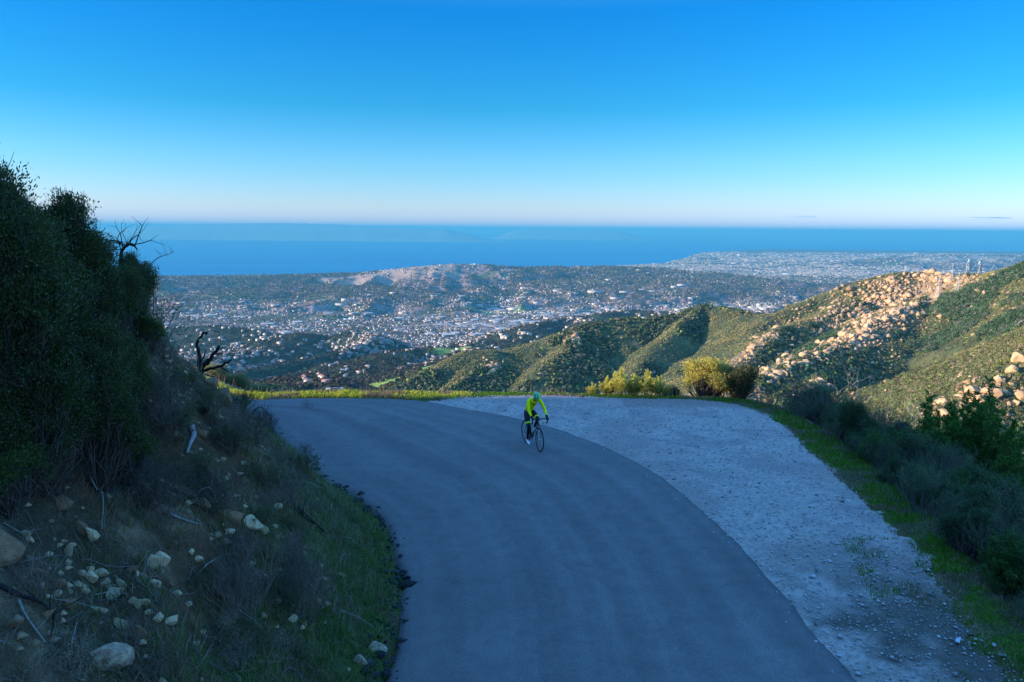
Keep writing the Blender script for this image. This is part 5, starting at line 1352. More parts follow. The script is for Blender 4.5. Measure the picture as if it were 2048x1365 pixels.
# mission church with two towers
P_, ok = hits([704], [640]); mp_ = P_[0]
mc = root('mission_church', mp_, 'cream mission church with twin bell towers in the middle of the town', 'church', rz=0.2)
V, F = box_np(-22, 10, -9, 9, -4, 14); link('nave', mesh_np('nave', V, F), M_white, mc)
V, F = box_np(-60, -23, -7, 7, -4, 8); link('wing', mesh_np('wing', V, F), M_white, mc)
for yy_ in (-8, 8):
    V1, F1 = box_np(10.1, 19, yy_ - 4.5, yy_ + 4.5, -4, 22); V2, F2 = box_np(11.1, 18, yy_ - 3.4, yy_ + 3.4, 22, 30); t5 = link('bell_tower', mesh_np('bell_tower', np.concatenate([V1, V2]), np.concatenate([F1, F2 + 8])), M_white, mc)
    bm = bmesh.new(); bmesh.ops.create_uvsphere(bm, u_segments=12, v_segments=8, radius=3.4); me = bpy.data.meshes.new('dome'); bm.to_mesh(me); bm.free(); d5 = link('dome', me, M_tile, t5); d5.location = (14.5, yy_, 30)
# larger white blocks
for x_, y_, L0, W0, h0, lab in [(683, 612, 150, 60, 18, 'large pale hospital block in the left half of the town'), (690, 603, 90, 40, 22, 'stepped pale block behind the large hospital block'), (1190, 585, 210, 90, 14, 'longest white warehouse in the middle of the town'), (1115, 583, 120, 60, 12, 'white warehouse left of the longest one'),
                               (1150, 588, 110, 50, 12, 'low white warehouse in front of the longest one'), (1250, 586, 190, 80, 14, 'white warehouse right of the longest one'), (1232, 598, 150, 60, 12, 'white sheds in a row nearest of the warehouses'), (1305, 585, 130, 60, 14, 'white box building at the right end of the warehouse row'),
                               (1350, 575, 120, 50, 12, 'white strip building beyond the warehouse row'), (1365, 572, 150, 60, 14, 'bright white roof right of the strip building'), (1075, 607, 120, 40, 10, 'pale long roof left of the warehouse row'), (1470, 528, 260, 120, 16, 'long white hangar at the right by the coast'), (1500, 531, 200, 90, 14, 'white hangar right of the long one'),
                               (1835, 507, 380, 120, 20, 'far white strip building at the right of the plain'), (1440, 510, 260, 120, 25, 'pale campus block on the coastal point'), (1480, 511, 240, 120, 30, 'largest campus block on the coastal point'), (1010, 676, 60, 20, 8, 'pinkish long school building near the ridge'), (1050, 668, 55, 18, 7, 'grey school building right of the pinkish one')]:
    P_, ok = hits([x_], [y_]); p = P_[0]
    r = root('large_building', p, lab, 'building', 'large white buildings of the town', rz=0.15)
    L0 *= 0.65; W0 *= 0.6
    V, F = box_np(-L0 / 2, L0 / 2, -W0 / 2, W0 / 2, -6, h0); link('wall', mesh_np('wall', V, F), M_big, r)
    V, F = box_np(-L0 / 2 - 1, L0 / 2 + 1, -W0 / 2 - 1, W0 / 2 + 1, h0 + 0.05, h0 + 1.6); link('roof', mesh_np('roof', V, F), M_flat, r)
# ---- vessels at sea
M_hull = mat('white_hull', base=(0.85, 0.85, 0.85), rough=0.4)
for x_, y_, L0, lab in [(1455, 491, 60, 'white boat nearest the coastal point'), (1788, 466, 150, 'leftmost of the three vessels near the right horizon'), (1802, 469, 150, 'middle one of the three vessels near the right horizon'), (1826, 473, 180, 'rightmost and nearest vessel by the right horizon')]:
    p = gp(x_, y_, -700.0); r = root('boat', p, lab, 'boat', 'vessels out at sea', rz=0.2)
    V = np.array([(-.5, -.12, 0), (.35, -.12, 0), (.5, 0, 0), (.35, .12, 0), (-.5, .12, 0), (-.52, -.15, .10), (.38, -.15, .12), (.6, 0, .14), (.38, .15, .12), (-.52, .15, .10)]) * L0
    link('hull', mesh_np('hull', V, [np.array([(0, 1, 6, 5), (1, 2, 7, 6), (2, 3, 8, 7), (3, 4, 9, 8), (4, 0, 5, 9)]), np.array([(5, 6, 7, 8, 9)])]), M_hull, r)
    V1, F1 = box_np(-.35 * L0, .1 * L0, -.1 * L0, .1 * L0, .12 * L0, .26 * L0); V2, F2 = box_np(-.3 * L0, -.02 * L0, -.07 * L0, .07 * L0, .265 * L0, .36 * L0)
    link('cabin', mesh_np('cabin', np.concatenate([V1, V2]), np.concatenate([F1, F2 + 8])), M_hull, r)
# ---- two small lens clouds far out
M_cloud = mat('cloud', base=(0.95, 0.93, 0.90), rough=1.0, spec=0.0, transl=0.85)
for x_, y_, wpx, hpx in [(1968, 437.5, 74, 4), (1595, 435, 56, 2.2)]:
    Y = 70000.0; w = px(x_, y_, Y); bm = bmesh.new(); bmesh.ops.create_icosphere(bm, subdivisions=4, radius=1.0)
    for v in bm.verts:
        n5 = float(vn(v.co.x * 4 + x_, v.co.y * 3 + v.co.z * 3, 9)); v.co.z *= (0.6 + 0.8 * n5) * (1 if v.co.z > 0 else 0.5)
    me = bpy.data.meshes.new('cloud'); bm.to_mesh(me); bm.free()
    o = link('clouds', me, M_cloud, kind='stuff'); o.location = w; o.scale = (wpx / FPX * Y / 2, 3000, hpx / FPX * Y / 2)
# ------------------------------------------------------------------ rocks of the cut bank
M_rock = mat('pale_rock', base=(0.78, 0.56, 0.33), rough=0.9, var=0.35, vscale=5, bump=0.9, bscale=12, objvar=0.25, spec=0.15, bdist=0.03)
M_rockp = mat('pink_rock', base=(0.50, 0.32, 0.23), rough=0.9, var=0.4, vscale=4, bump=0.9, bscale=10, spec=0.15, bdist=0.03, tint=(0.60, 0.46, 0.30), tscale=3)
M_rockb = mat('brown_rock', base=(0.36, 0.215, 0.12), rough=0.92, var=0.4, vscale=4, bump=0.9, bscale=10, objvar=0.2, spec=0.1, bdist=0.04)
RM = [boulder_mesh(400 + i, 3, 0.9, 0.05, 15, (0.42, 0.66)) for i in range(8)]
RMs = {}
def rock(x, y, wpx, hpx, m, label, cat='rock', group=None, v=0, rot=0.0, thick=0.7, sink=0.25):
    p = ground_hit(x, y, 2.0, 60)
    dist = float(np.linalg.norm(p - CAMP)); sx = wpx / FPX * dist * 0.56; sz = hpx / FPX * dist * 0.56
    key = (v % 8, m.name)
    if key not in RMs:
        me = RM[v % 8].copy(); me.name = 'rock'; me.materials.clear(); me.materials.append(m); RMs[key] = me
    o = link('rock', RMs[key], None, label=label, cat=cat, group=group)
    o.location = p + np.array([0.1, -0.05, 0.1]) * min(sx, sz); o.rotation_euler = (0.25, rot, 0.5 + 0.3 * math.sin(v * 7.0))
    o.scale = (sx, min(sx, sz) * thick, sz * 1.25)
    return o
RK = [(305, 1130, 22, 34, 0, 'upright pale block with a sharp top beside a twin, middle of the cut', 0.2), (320, 1125, 28, 40, 0, 'largest of the two upright pale blocks in the middle of the cut', -0.2), (188, 1075, 20, 44, 0, 'tilted slab with one bright edge near the top of the cut', -0.6),
      (137, 1110, 12, 46, 0, 'narrow upright pale slab left of the rock row', 0.1), (12, 1105, 70, 80, 2, 'large dull rock face cut by the left edge', 0.0), (68, 1145, 50, 18, 2, 'long flat brown block in the left of the cut', 0.0), (162, 1148, 14, 14, 0, 'first small block at the upper end of the pale rock row', 0.3),
      (178, 1140, 18, 14, 0, 'second block of the pale rock row, domed', 0), (180, 1158, 24, 22, 0, 'slanted wedge in the pale rock row', 0.6), (200, 1148, 24, 18, 0, 'broad block at the top of the pale rock row', 0.2), (211, 1168, 20, 18, 0, 'square white block mid pale rock row', 0.1),
      (222, 1176, 14, 12, 0, 'small grey block between two bright ones of the row', 0.2), (234, 1188, 32, 24, 0, 'largest bright block of the pale rock row', -0.3), (246, 1172, 14, 26, 0, 'leaning slab touching the largest bright block', -0.3), (265, 1203, 12, 18, 0, 'narrow block in the lower pale rock row', 0.1),
      (278, 1208, 18, 20, 0, 'cube like pale block in the lower row', 0.2), (293, 1207, 14, 16, 0, 'small cube right of the cube like block', 0), (297, 1226, 14, 12, 0, 'small white stone under the lower row', 0.2), (316, 1237, 20, 18, 0, 'rounded pale stone at the right end of the lower row', 0.1),
      (338, 1244, 30, 18, 0, 'flat topped pale block at the right end of the row', 0.0), (243, 1250, 18, 30, 0, 'tall white rectangular block under the row', -0.4), (283, 1268, 18, 30, 2, 'brown upright block under the row', -0.2), (215, 1320, 66, 56, 1, 'large pinkish boulder at the bottom of the cut', 0.2),
      (246, 1293, 16, 14, 0, 'small rock above the large pinkish boulder', 0.4), (311, 1170, 18, 18, 0, 'rounded block below the two upright blocks', 0), (335, 1172, 16, 26, 2, 'dark upright block below the twin blocks', 0.2), (352, 1188, 22, 12, 0, 'flat pale slab at the edge of the tangled brush', 0.3),
      (265, 1142, 16, 18, 2, 'brown block left of the two upright blocks', 0.2), (277, 1150, 10, 12, 0, 'little pale cube left of the twin blocks', 0), (288, 1155, 12, 12, 0, 'little grey cube under the brown block', 0.2), (118, 1168, 18, 18, 2, 'round brown stone left of the row', 0),
      (84, 1171, 10, 12, 0, 'little white cube in the bare earth', 0), (52, 1070, 14, 14, 0, 'upper of two small pale cubes near the left edge', 0.2), (58, 1082, 16, 14, 0, 'lower of two small pale cubes near the left edge', 0.3), (138, 1212, 30, 22, 2, 'slanting pinkish slab half buried under the row', -0.5),
      (200, 1222, 26, 12, 0, 'long thin pale slab lying below the row', 0.5), (158, 1170, 12, 12, 0, 'small stone beneath the wedge', 0), (172, 1184, 14, 12, 0, 'small light stone beneath the broad block', 0), (115, 1187, 12, 12, 0, 'white crumbly stone in the brown earth', 0.1),
      (90, 1230, 40, 20, 2, 'low brown ledge rock above the black curved branch', 0), (30, 1250, 26, 18, 2, 'brown rock under the black curved branch', 0.1), (360, 985, 90, 30, 2, 'upper end of the sandstone ledge', 0.45), (400, 1010, 60, 30, 2, 'middle slab of the sandstone ledge', 0.5),
      (460, 1035, 56, 34, 2, 'cracked slab at the lower part of the sandstone ledge', 0.35), (505, 1050, 40, 24, 0, 'bright lower end of the sandstone ledge', 0.4), (528, 1062, 20, 20, 0, 'lone pale stone below the ledge end', 0), (553, 1015, 22, 16, 0, 'pale stone in the grass right of the ledge', 0.1),
      (520, 905, 38, 14, 2, 'long tan rock near the road at the bend', 0.7), (470, 880, 50, 26, 2, 'tan outcrop on the slope above the bend', 0.6), (440, 800, 46, 60, 2, 'tall tan outcrop at the corner of the bank', 0.5), (420, 770, 40, 36, 2, 'tan rock beneath the charred snag', 0.6), (400, 870, 34, 26, 2, 'brown rock left of the split silver log', 0.3),
      (755, 1300, 34, 26, 1, 'rounded pinkish stone at the asphalt edge, bottom of the grass', 0), (720, 1325, 26, 22, 1, 'pinkish stone left of the rounded one at the asphalt edge', 0.2), (585, 1240, 18, 22, 0, 'upright pale stone in the dark lower bank', 0.4), (608, 1250, 12, 16, 0, 'small pale stone right of the upright one', 0),
      (585, 1290, 40, 18, 2, 'tan slab in the grass low on the bank', 0.4), (395, 1120, 18, 14, 0, 'small pale stone in the tangled brown brush', 0), (382, 1105, 12, 12, 0, 'tiny pale stone above the tangled brush', 0), (457, 1065, 20, 14, 0, 'pale stone beneath the cracked slab', 0.1), (130, 1010, 26, 26, 2, 'brown stone above the pale rock row, under the thicket', 0),
      (165, 1060, 34, 30, 2, 'brown boulder touching the tilted slab', 0.1), (375, 1210, 14, 12, 0, 'small stone right of the flat topped block', 0), (405, 1265, 12, 12, 0, 'small pale stone in the dark soil, lower bank', 0), (390, 1290, 16, 12, 0, 'flat pale stone in the dark soil, lower bank', 0)]
for i, (x, y, w_, h_, m, lab, rot) in enumerate(RK):
    rock(x, y, w_ * (1.0 if m == 2 and w_ > 30 else 1.3), h_ * (1.0 if m == 2 and w_ > 30 else 1.3), (M_rock, M_rockp, M_rockb)[m], lab, v=i, rot=rot)
# rubble of the cut
rng = np.random.default_rng(8)
n = 5200
P = np.stack([rng.uniform(-9, -1.6, n), rng.uniform(3.5, 24, n)], 1)
z_, di_, hl_, _, _ = H_near(P[:, 0], P[:, 1]); k = hl_ & (di_ > 0.3) & (di_ < 7) & (fbm(P[:, 0] / 0.9, P[:, 1] / 0.9, 3, 180) > 0.45) & ~((di_ < 2) & (P[:, 1] > 8) & (rng.random(n) < 0.75))
P = np.c_[P, z_][k]; n = len(P)
stones('rubble', P, np.minimum(rng.gamma(1.6, 0.015, n) + 0.010, 0.055) * 1.0, rng, M_stone, np.array([[0.50, 0.34, 0.20]]) * rng.uniform(0.35, 1.2, (n, 1)), flat=0.8)
n = 900
P = np.stack([rng.uniform(-7.5, -2.6, n), rng.uniform(4.2, 13, n)], 1)
z_, di_, hl_, _, _ = H_near(P[:, 0], P[:, 1]); k = hl_ & (di_ > 0.9) & (di_ < 6) & (fbm(P[:, 0] / 1.1, P[:, 1] / 1.1, 3, 182) > 0.44)
P = np.c_[P, z_ - 0.01][k]; n = len(P)
stones('rubble', P, rng.uniform(0.035, 0.095, n), rng, M_stone, np.array([[0.42, 0.27, 0.16]]) * rng.uniform(0.4, 1.15, (n, 1)), flat=0.7)
# fallen twigs and litter
segs = []
n = 5200
P = np.stack([rng.uniform(-10, -2.0, n), rng.uniform(4, 25, n)], 1)
z_, di_, hl_, _, _ = H_near(P[:, 0], P[:, 1]); k = hl_ & (di_ > 0.5) & (di_ < 8) & (fbm(P[:, 0] / 1.3, P[:, 1] / 1.3, 3, 181) > 0.50); P = np.c_[P, z_][k]
for p in P:
    a = rng.uniform(0, 6.28); L_ = rng.uniform(0.08, 0.5); q = p + np.array([math.cos(a) * L_, math.sin(a) * L_, 0]); q[2] = p[2] + (math.cos(a) * -0.9) * L_ * 0.7 + rng.uniform(0, 0.12); p2 = p + np.array([0, 0, 0.03])
    m_ = (p2 + q) / 2 + rng.normal(0, 0.03, 3); r_ = rng.uniform(0.002, 0.006); segs += [(p2, m_, r_, r_ * 0.8), (m_, q, r_ * 0.8, r_ * 0.4)]
V, F = tubes(segs, 3); cc_ = np.repeat(np.repeat(rng.uniform(0.04, 0.34, len(segs) // 2), 2)[:, None] * np.array([[1, 0.92, 0.86]]), 6, 0)
link('twig_litter', mesh_np('twig_litter', V, F, col=cc_), M_twig, kind='stuff')
# white scrap on the verge, bottom right
p = gp(1915, 1288); V, F = box_np(-0.07, 0.07, -0.03, 0.03, 0, 0.008)
V = V + np.array([[0, 0, 0.02 * ((i * 7) % 3)] for i in range(8)]); o = link('paper_scrap', mesh_np('paper_scrap', V, F), mat('paper', base=(0.7, 0.7, 0.7)), label='small white paper scrap on the grassy dirt, bottom right', cat='litter'); o.location = (p[0], p[1], 0.03); o.rotation_euler = (0, 0, 0.9)

# ------------------------------------------------------------------ the bicycle
M_tyre = mat('tyre_rubber', base=(0.018, 0.018, 0.019), rough=0.8)
M_rim = mat('rim', base=(0.03, 0.03, 0.032), rough=0.35, metal=0.4, spec=0.5)
M_spoke = mat('spoke', base=(0.45, 0.45, 0.47), rough=0.35, metal=0.8)
M_frame = mat('frame_paint', base=(0.020, 0.021, 0.025), rough=0.28, spec=0.6)
M_alloy = mat('alloy', base=(0.5, 0.5, 0.52), rough=0.3, metal=0.9)
M_tape = mat('bar_tape', base=(0.025, 0.025, 0.027), rough=0.8)
M_bottle = mat('bottle', base=(0.55, 0.58, 0.60), rough=0.35)
FC = gp(1079, 907); RC = gp(1053, 889)
hd = math.atan2(FC[1] - RC[1], FC[0] - RC[0])
hd = math.radians(-90 + 21.5)
WB = 1.0
bz = 0.035 + 0.0
BO = np.array([FC[0] - WB * math.cos(hd), FC[1] - WB * math.sin(hd), bz + 0.015])
bike = root('bicycle', BO, 'black road bicycle with drop handlebars under the rider in yellow', 'bicycle', rz=hd)
def torus_np(R0, r0, nu=64, nv=10, sx=1.0):
    u = np.linspace(0, 2 * math.pi, nu, endpoint=False); v = np.linspace(0, 2 * math.pi, nv, endpoint=False)
    U, Vv = np.meshgrid(u, v, indexing='ij')
    X = (R0 + r0 * np.cos(Vv)) * np.cos(U); Z = (R0 + r0 * np.cos(Vv)) * np.sin(U); Y = r0 * sx * np.sin(Vv)
    i = np.arange(nu)[:, None]; j = np.arange(nv)[None]
    f = np.stack([i * nv + j, i * nv + (j + 1) % nv, ((i + 1) % nu) * nv + (j + 1) % nv, ((i + 1) % nu) * nv + j], -1).reshape(-1, 4)
    return np.stack([X, Y, Z], -1).reshape(-1, 3), f
def tube_path(pts, r, k=8, sm=4):
    P = smooth_poly(pts, sm) if sm > 1 else [np.array(p, float) for p in pts]
    rs = r if hasattr(r, '__len__') else [r, r]
    rr__ = np.interp(np.linspace(0, 1, len(P)), np.linspace(0, 1, len(rs)), rs)
    V = []; ref = np.array([0.01, 1.0, 0.02])
    for i, p in enumerate(P):
        d = P[min(i + 1, len(P) - 1)] - P[max(i - 1, 0)]; d = d / (np.linalg.norm(d) + 1e-9)
        u = np.cross(d, ref); u /= np.linalg.norm(u) + 1e-9; v = np.cross(d, u)
        for a in range(k): V.append(p + (u * math.cos(a * 2 * math.pi / k) + v * math.sin(a * 2 * math.pi / k)) * rr__[i])
    n = len(P); F = [(i * k + a, i * k + (a + 1) % k, (i + 1) * k + (a + 1) % k, (i + 1) * k + a) for i in range(n - 1) for a in range(k)]
    V += [P[0], P[-1]]; T = [(n * k, (a + 1) % k, a) for a in range(k)] + [(n * k + 1, (n - 1) * k + a, (n - 1) * k + (a + 1) % k) for a in range(k)]
    return np.array(V), np.array(F), np.array(T)
def join(parts):
    Vs, Q, T, o = [], [], [], 0
    for p in parts:
        Vs.append(p[0]); Q.append(np.asarray(p[1]) + o)
        if len(p) > 2: T.append(np.asarray(p[2]) + o)
        o += len(p[0])
    F = [np.concatenate(Q)] + ([np.concatenate(T)] if T else [])
    return np.concatenate(Vs), F
def part(name, parts, m, parent, smooth=True):
    V, F = join(parts); return link(name, mesh_np(name, V, F, smooth=smooth), m, parent)
def wheel(cx, yaw=0.0):
    w = part('wheel', [torus_np(0.305, 0.013, 64, 8, 0.9)], M_rim, bike); w.location = (cx, 0, 0.335); w.rotation_euler = (0, 0, yaw)
    part('tyre', [torus_np(0.321, 0.0145, 72, 10)], M_tyre, w)
    segs = [((0.022 * math.cos(a + 0.6 * (-1) ** k), 0.032 * (-1) ** k, 0.022 * math.sin(a + 0.6 * (-1) ** k)), (0.297 * math.cos(a), 0, 0.297 * math.sin(a)), 0.0012, 0.0012) for k, a in enumerate(np.linspace(0, 2 * math.pi, 24, endpoint=False))]
    part('spokes', [tubes(segs, 4)], M_spoke, w)
    part('hub', [tube_path([(0, -0.05, 0), (0, 0.05, 0)], 0.018, 10, 1)], M_alloy, w)
    part('brake_disc', [torus_np(0.07, 0.010, 32, 4, 0.08)], M_alloy, w).location = (0, 0.038, 0)
STEER = math.radians(-4)
wheel(0.0); wheel(WB, STEER)
BBX = (0.41, 0, 0.27); ST = (0.255, 0, 0.80); HT = (0.845, 0, 0.875); HB = (0.885, 0, 0.745)
part('frame', [tube_path([HT, ST], 0.016, 10, 1), tube_path([HB, BBX], 0.021, 10, 1), tube_path([BBX, (0.27, 0, 0.745), ST], 0.015, 10, 1), tube_path([HT, HB], 0.021, 10, 1)] +
     [tube_path([(0.0, s * 0.062, 0.335), (0.2, s * 0.04, 0.30), BBX], [0.009, 0.012], 8, 2) for s in (-1, 1)] + [tube_path([(0.0, s * 0.062, 0.335), (0.2, s * 0.03, 0.66), (0.262, 0, 0.77)], 0.008, 8, 2) for s in (-1, 1)], M_frame, bike)
part('fork', [tube_path([(0.89, s * 0.025, 0.73), (0.92, s * 0.048, 0.60), (1.0, s * 0.055, 0.335)], [0.014, 0.009], 8, 3) for s in (-1, 1)] + [tube_path([(0.89, -0.03, 0.73), (0.89, 0.03, 0.73)], 0.018, 8, 1)], M_frame, bike)
part('seat_post', [tube_path([ST, (0.225, 0, 0.90)], 0.0136, 8, 1)], M_frame, bike)
bm = bmesh.new(); bmesh.ops.create_cube(bm, size=1.0); bmesh.ops.subdivide_edges(bm, edges=bm.edges[:], cuts=4, use_grid_fill=True)
for v in bm.verts:
    t_ = v.co.x + 0.5; wdt = 0.14 * (1 - t_) ** 1.2 + 0.035; v.co = (0.08 + v.co.x * 0.27 + 0.11 - 0.02, v.co.y * wdt * (1 - 0.35 * abs(v.co.z)), 0.92 + v.co.z * 0.035 - 0.02 * abs(v.co.y) * 4 * (v.co.z > 0) * 0.3)
me = bpy.data.meshes.new('saddle'); bm.to_mesh(me); bm.free(); link('saddle', me, M_tape, bike)
# handlebar assembly turned with the wheel
def hb(p): 
    c, s = math.cos(STEER), math.sin(STEER); x = p[0] - 0.865; y = p[1]; return (0.865 + x * c - y * s, x * s + y * c, p[2])
barpts = lambda s: [hb(q) for q in [(0.935, 0, 0.915), (0.935, s * 0.10, 0.915), (0.937, s * 0.19, 0.915), (0.965, s * 0.212, 0.915), (1.01, s * 0.215, 0.895), (1.02, s * 0.215, 0.85), (0.985, s * 0.216, 0.80), (0.92, s * 0.217, 0.79)]]
part('handlebar', [tube_path(barpts(s), [0.0145, 0.0145, 0.016, 0.016, 0.016], 8, 4) for s in (-1, 1)] + [tube_path([(0.845, 0, 0.895), hb((0.935, 0, 0.915))], 0.017, 8, 1)], M_tape, bike)
for s in (-1, 1):
    part('brake_hood', [tube_path([hb(q) for q in [(0.99, s * 0.215, 0.905), (1.03, s * 0.216, 0.925), (1.055, s * 0.217, 0.955)]], [0.019, 0.018, 0.014], 8, 3)], M_tape, bike)
    part('brake_lever', [tube_path([hb(q) for q in [(1.055, s * 0.218, 0.945), (1.07, s * 0.222, 0.88), (1.05, s * 0.225, 0.82)]], [0.007, 0.005], 6, 3)], M_frame, bike)
CA = math.radians(-82)
cr = part('crankset', [torus_np(0.088, 0.008, 36, 6, 0.5), torus_np(0.055, 0.010, 24, 6, 0.4), tube_path([(0, -0.07, 0), (0, 0.07, 0)], 0.02, 8, 1)] +
          [tube_path([(0, -0.075, 0), (0.1725 * math.cos(CA), -0.08, 0.1725 * math.sin(CA))], 0.010, 8, 1), tube_path([(0, 0.075, 0), (-0.1725 * math.cos(CA), 0.08, -0.1725 * math.sin(CA))], 0.010, 8, 1)], M_frame, bike); cr.location = (0.41, 0, 0.27)
for s, f in ((-1, 1), (1, -1)):
    V, F = box_np(-0.045, 0.045, -0.035, 0.035, -0.01, 0.01); pd = link('pedal', mesh_np('pedal', V, F), M_frame, bike); pd.location = (0.41 + f * 0.1725 * math.cos(CA), s * 0.12, 0.27 + f * 0.1725 * math.sin(CA))
part('chain', [tube_path([(0.41, -0.045, 0.358), (0.0, -0.045, 0.375)], 0.004, 4, 1), tube_path([(0.41, -0.045, 0.182), (0.03, -0.045, 0.22), (-0.035, -0.045, 0.30)], 0.004, 4, 1), torus_np(0.04, 0.008, 20, 5, 0.8)], M_frame, bike)
b_ = part('water_bottle', [tube_path([(0.50, 0, 0.40), (0.60, 0, 0.52)], 0.036, 12, 1), tube_path([(0.60, 0, 0.52), (0.62, 0, 0.545)], [0.02, 0.012], 8, 1)], M_bottle, bike)

# ------------------------------------------------------------------ the rider
M_skin = mat('skin', base=(0.48, 0.28, 0.20), rough=0.55, spec=0.3)
M_hivis = mat('hivis_fabric', base=(1.0, 0.95, 0.0), rough=0.75, var=0.10, vscale=9, bump=0.25, bscale=16, spec=0.2)
M_black = mat('black_lycra', base=(0.010, 0.010, 0.012), rough=0.6, bump=0.2, bscale=20)
M_band = mat('hivis_band', base=(0.95, 0.90, 0.02), rough=0.6)
M_shoe = mat('white_shoe', base=(0.85, 0.86, 0.88), rough=0.4)
M_helm = mat('teal_helmet', base=(0.10, 0.42, 0.50), rough=0.3, spec=0.5)
M_helg = mat('green_stripe', base=(0.30, 0.95, 0.12), rough=0.35)
M_glove = mat('glove', base=(0.02, 0.02, 0.022), rough=0.8)
M_lens = mat('dark_lens', base=(0.01, 0.01, 0.012), rough=0.1, spec=0.8)
def skin_mesh(name, chains, sub=2):
    """chains: lists of (x,y,z,r); equal points are shared"""
    pts = []; rad = []; idx = {}; edges = []; 
    for ch in chains:
        prev = None
        for q in ch:
            key = tuple(round(c, 4) for c in q[:3])
            if key not in idx: idx[key] = len(pts); pts.append(q[:3]); rad.append(q[3] if hasattr(q[3], '__len__') else (q[3], q[3]))
            if prev is not None: edges.append((prev, idx[key]))
            prev = idx[key]
    me = bpy.data.meshes.new(name); me.from_pydata(pts, edges, [])
    o = bpy.data.objects.new(name, me); COL.objects.link(o)
    md = o.modifiers.new('s', 'SKIN'); md.use_smooth_shade = True; md.branch_smoothing = 0.6
    for i, v in enumerate(me.skin_vertices[0].data): v.radius = rad[i]
    # one root for every separate chain
    par = list(range(len(pts)))
    def fd(a):
        while par[a] != a: a = par[a]
        return a
    for a, b in edges: par[fd(a)] = fd(b)
    seen = set()
    for i, v in enumerate(me.skin_vertices[0].data):
        r_ = fd(i); v.use_root = r_ not in seen; seen.add(r_)
    sb_ = o.modifiers.new('u', 'SUBSURF'); sb_.levels = sub; sb_.render_levels = sub
    dg = bpy.context.evaluated_depsgraph_get(); dg.update()
    ev = bpy.data.meshes.new_from_object(o.evaluated_get(dg)); ev.name = name
    bpy.data.objects.remove(o); bpy.data.meshes.remove(me)
    for p in ev.polygons: p.use_smooth = True
    return ev
hip = {-1: (0.20, -0.10, 0.96), 1: (0.20, 0.10, 0.97)}
knee = {-1: (0.50, -0.115, 0.615), 1: (0.585, 0.125, 0.83)}
ank = {-1: (0.375, -0.115, 0.205), 1: (0.345, 0.115, 0.53)}
ball = {-1: (0.475, -0.118, 0.135), 1: (0.445, 0.118, 0.475)}
sh = {-1: (0.575, -0.175, 1.375), 1: (0.575, 0.175, 1.365)}
elb = {-1: (0.74, -0.235, 1.150), 1: (0.76, 0.25, 1.140)}
wr = {-1: hb((0.955, -0.215, 0.975)), 1: hb((0.955, 0.225, 0.975))}
def torso(g):
    return [(0.17, 0, 0.97, (0.135 * g, 0.10 * g)), (0.25, 0, 1.08, (0.135 * g, 0.10 * g)), (0.36, 0, 1.21, (0.145 * g, 0.105 * g)), (0.48, 0, 1.325, (0.175 * g, 0.12 * g)), (0.555, 0, 1.385, (0.12 * g, 0.085 * g))]
def arm(s, g, stop=False):
    a, e_, w_ = sh[s], elb[s], wr[s]; L = lambda p, q, t: tuple(p[i] + (q[i] - p[i]) * t for i in range(3))
    return [(0.555, 0, 1.385, (0.12 * g, 0.085 * g)), (0.57, s * 0.10, 1.39, 0.070 * g), (*a, 0.062 * g), (*L(a, e_, 0.5), 0.050 * g), (*e_, 0.043 * g), (*L(e_, w_, 0.4), 0.041 * g), (*L(e_, w_, 0.9), 0.030 * g)]
def leg(s, g):
    h, k, a = hip[s], knee[s], ank[s]; L = lambda p, q, t: tuple(p[i] + (q[i] - p[i]) * t for i in range(3))
    return [(0.17, 0, 0.97, (0.135 * g, 0.10 * g)), (*h, 0.105 * g), (*L(h, k, 0.35), 0.092 * g), (*L(h, k, 0.75), 0.068 * g), (*k, 0.058 * g), (*L(k, a, 0.3), 0.056 * g), (*L(k, a, 0.7), 0.040 * g), (*a, 0.034 * g)]
neck = [(0.555, 0, 1.385, (0.12, 0.085)), (0.62, 0, 1.42, 0.058), (0.665, 0, 1.455, 0.055)]
body = skin_mesh('person', [torso(0.93), arm(-1, 0.9) + [(*wr[-1], 0.026)], arm(1, 0.9) + [(*wr[1], 0.026)], leg(-1, 0.9) + [(*ball[-1], 0.030)], leg(1, 0.9) + [(*ball[1], 0.030)],
                            neck + [(0.705, 0, 1.49, 0.070), (0.735, 0, 1.515, 0.078), (0.75, 0, 1.55, 0.066)]])
person = link('person', body, M_skin, label='person in a yellow cycling jacket, teal helmet and black tights, riding with head bowed', cat='person')
person.location = BO; person.rotation_euler = (0, 0, hd)
def kid(name, me, m): return link(name, me, m, person)
kid('jacket', skin_mesh('jacket', [[(*q[:3], q[3]) for q in torso(1.0)][:], arm(-1, 1.0), arm(1, 1.0), [(0.555, 0, 1.385, (0.12, 0.085)), (0.60, 0, 1.43, 0.066)]]), M_hivis)
kid('tights', skin_mesh('tights', [leg(-1, 1.0), leg(1, 1.0), [(0.17, 0, 0.97, (0.137, 0.102)), (0.20, 0, 1.02, (0.13, 0.098))]]), M_black)
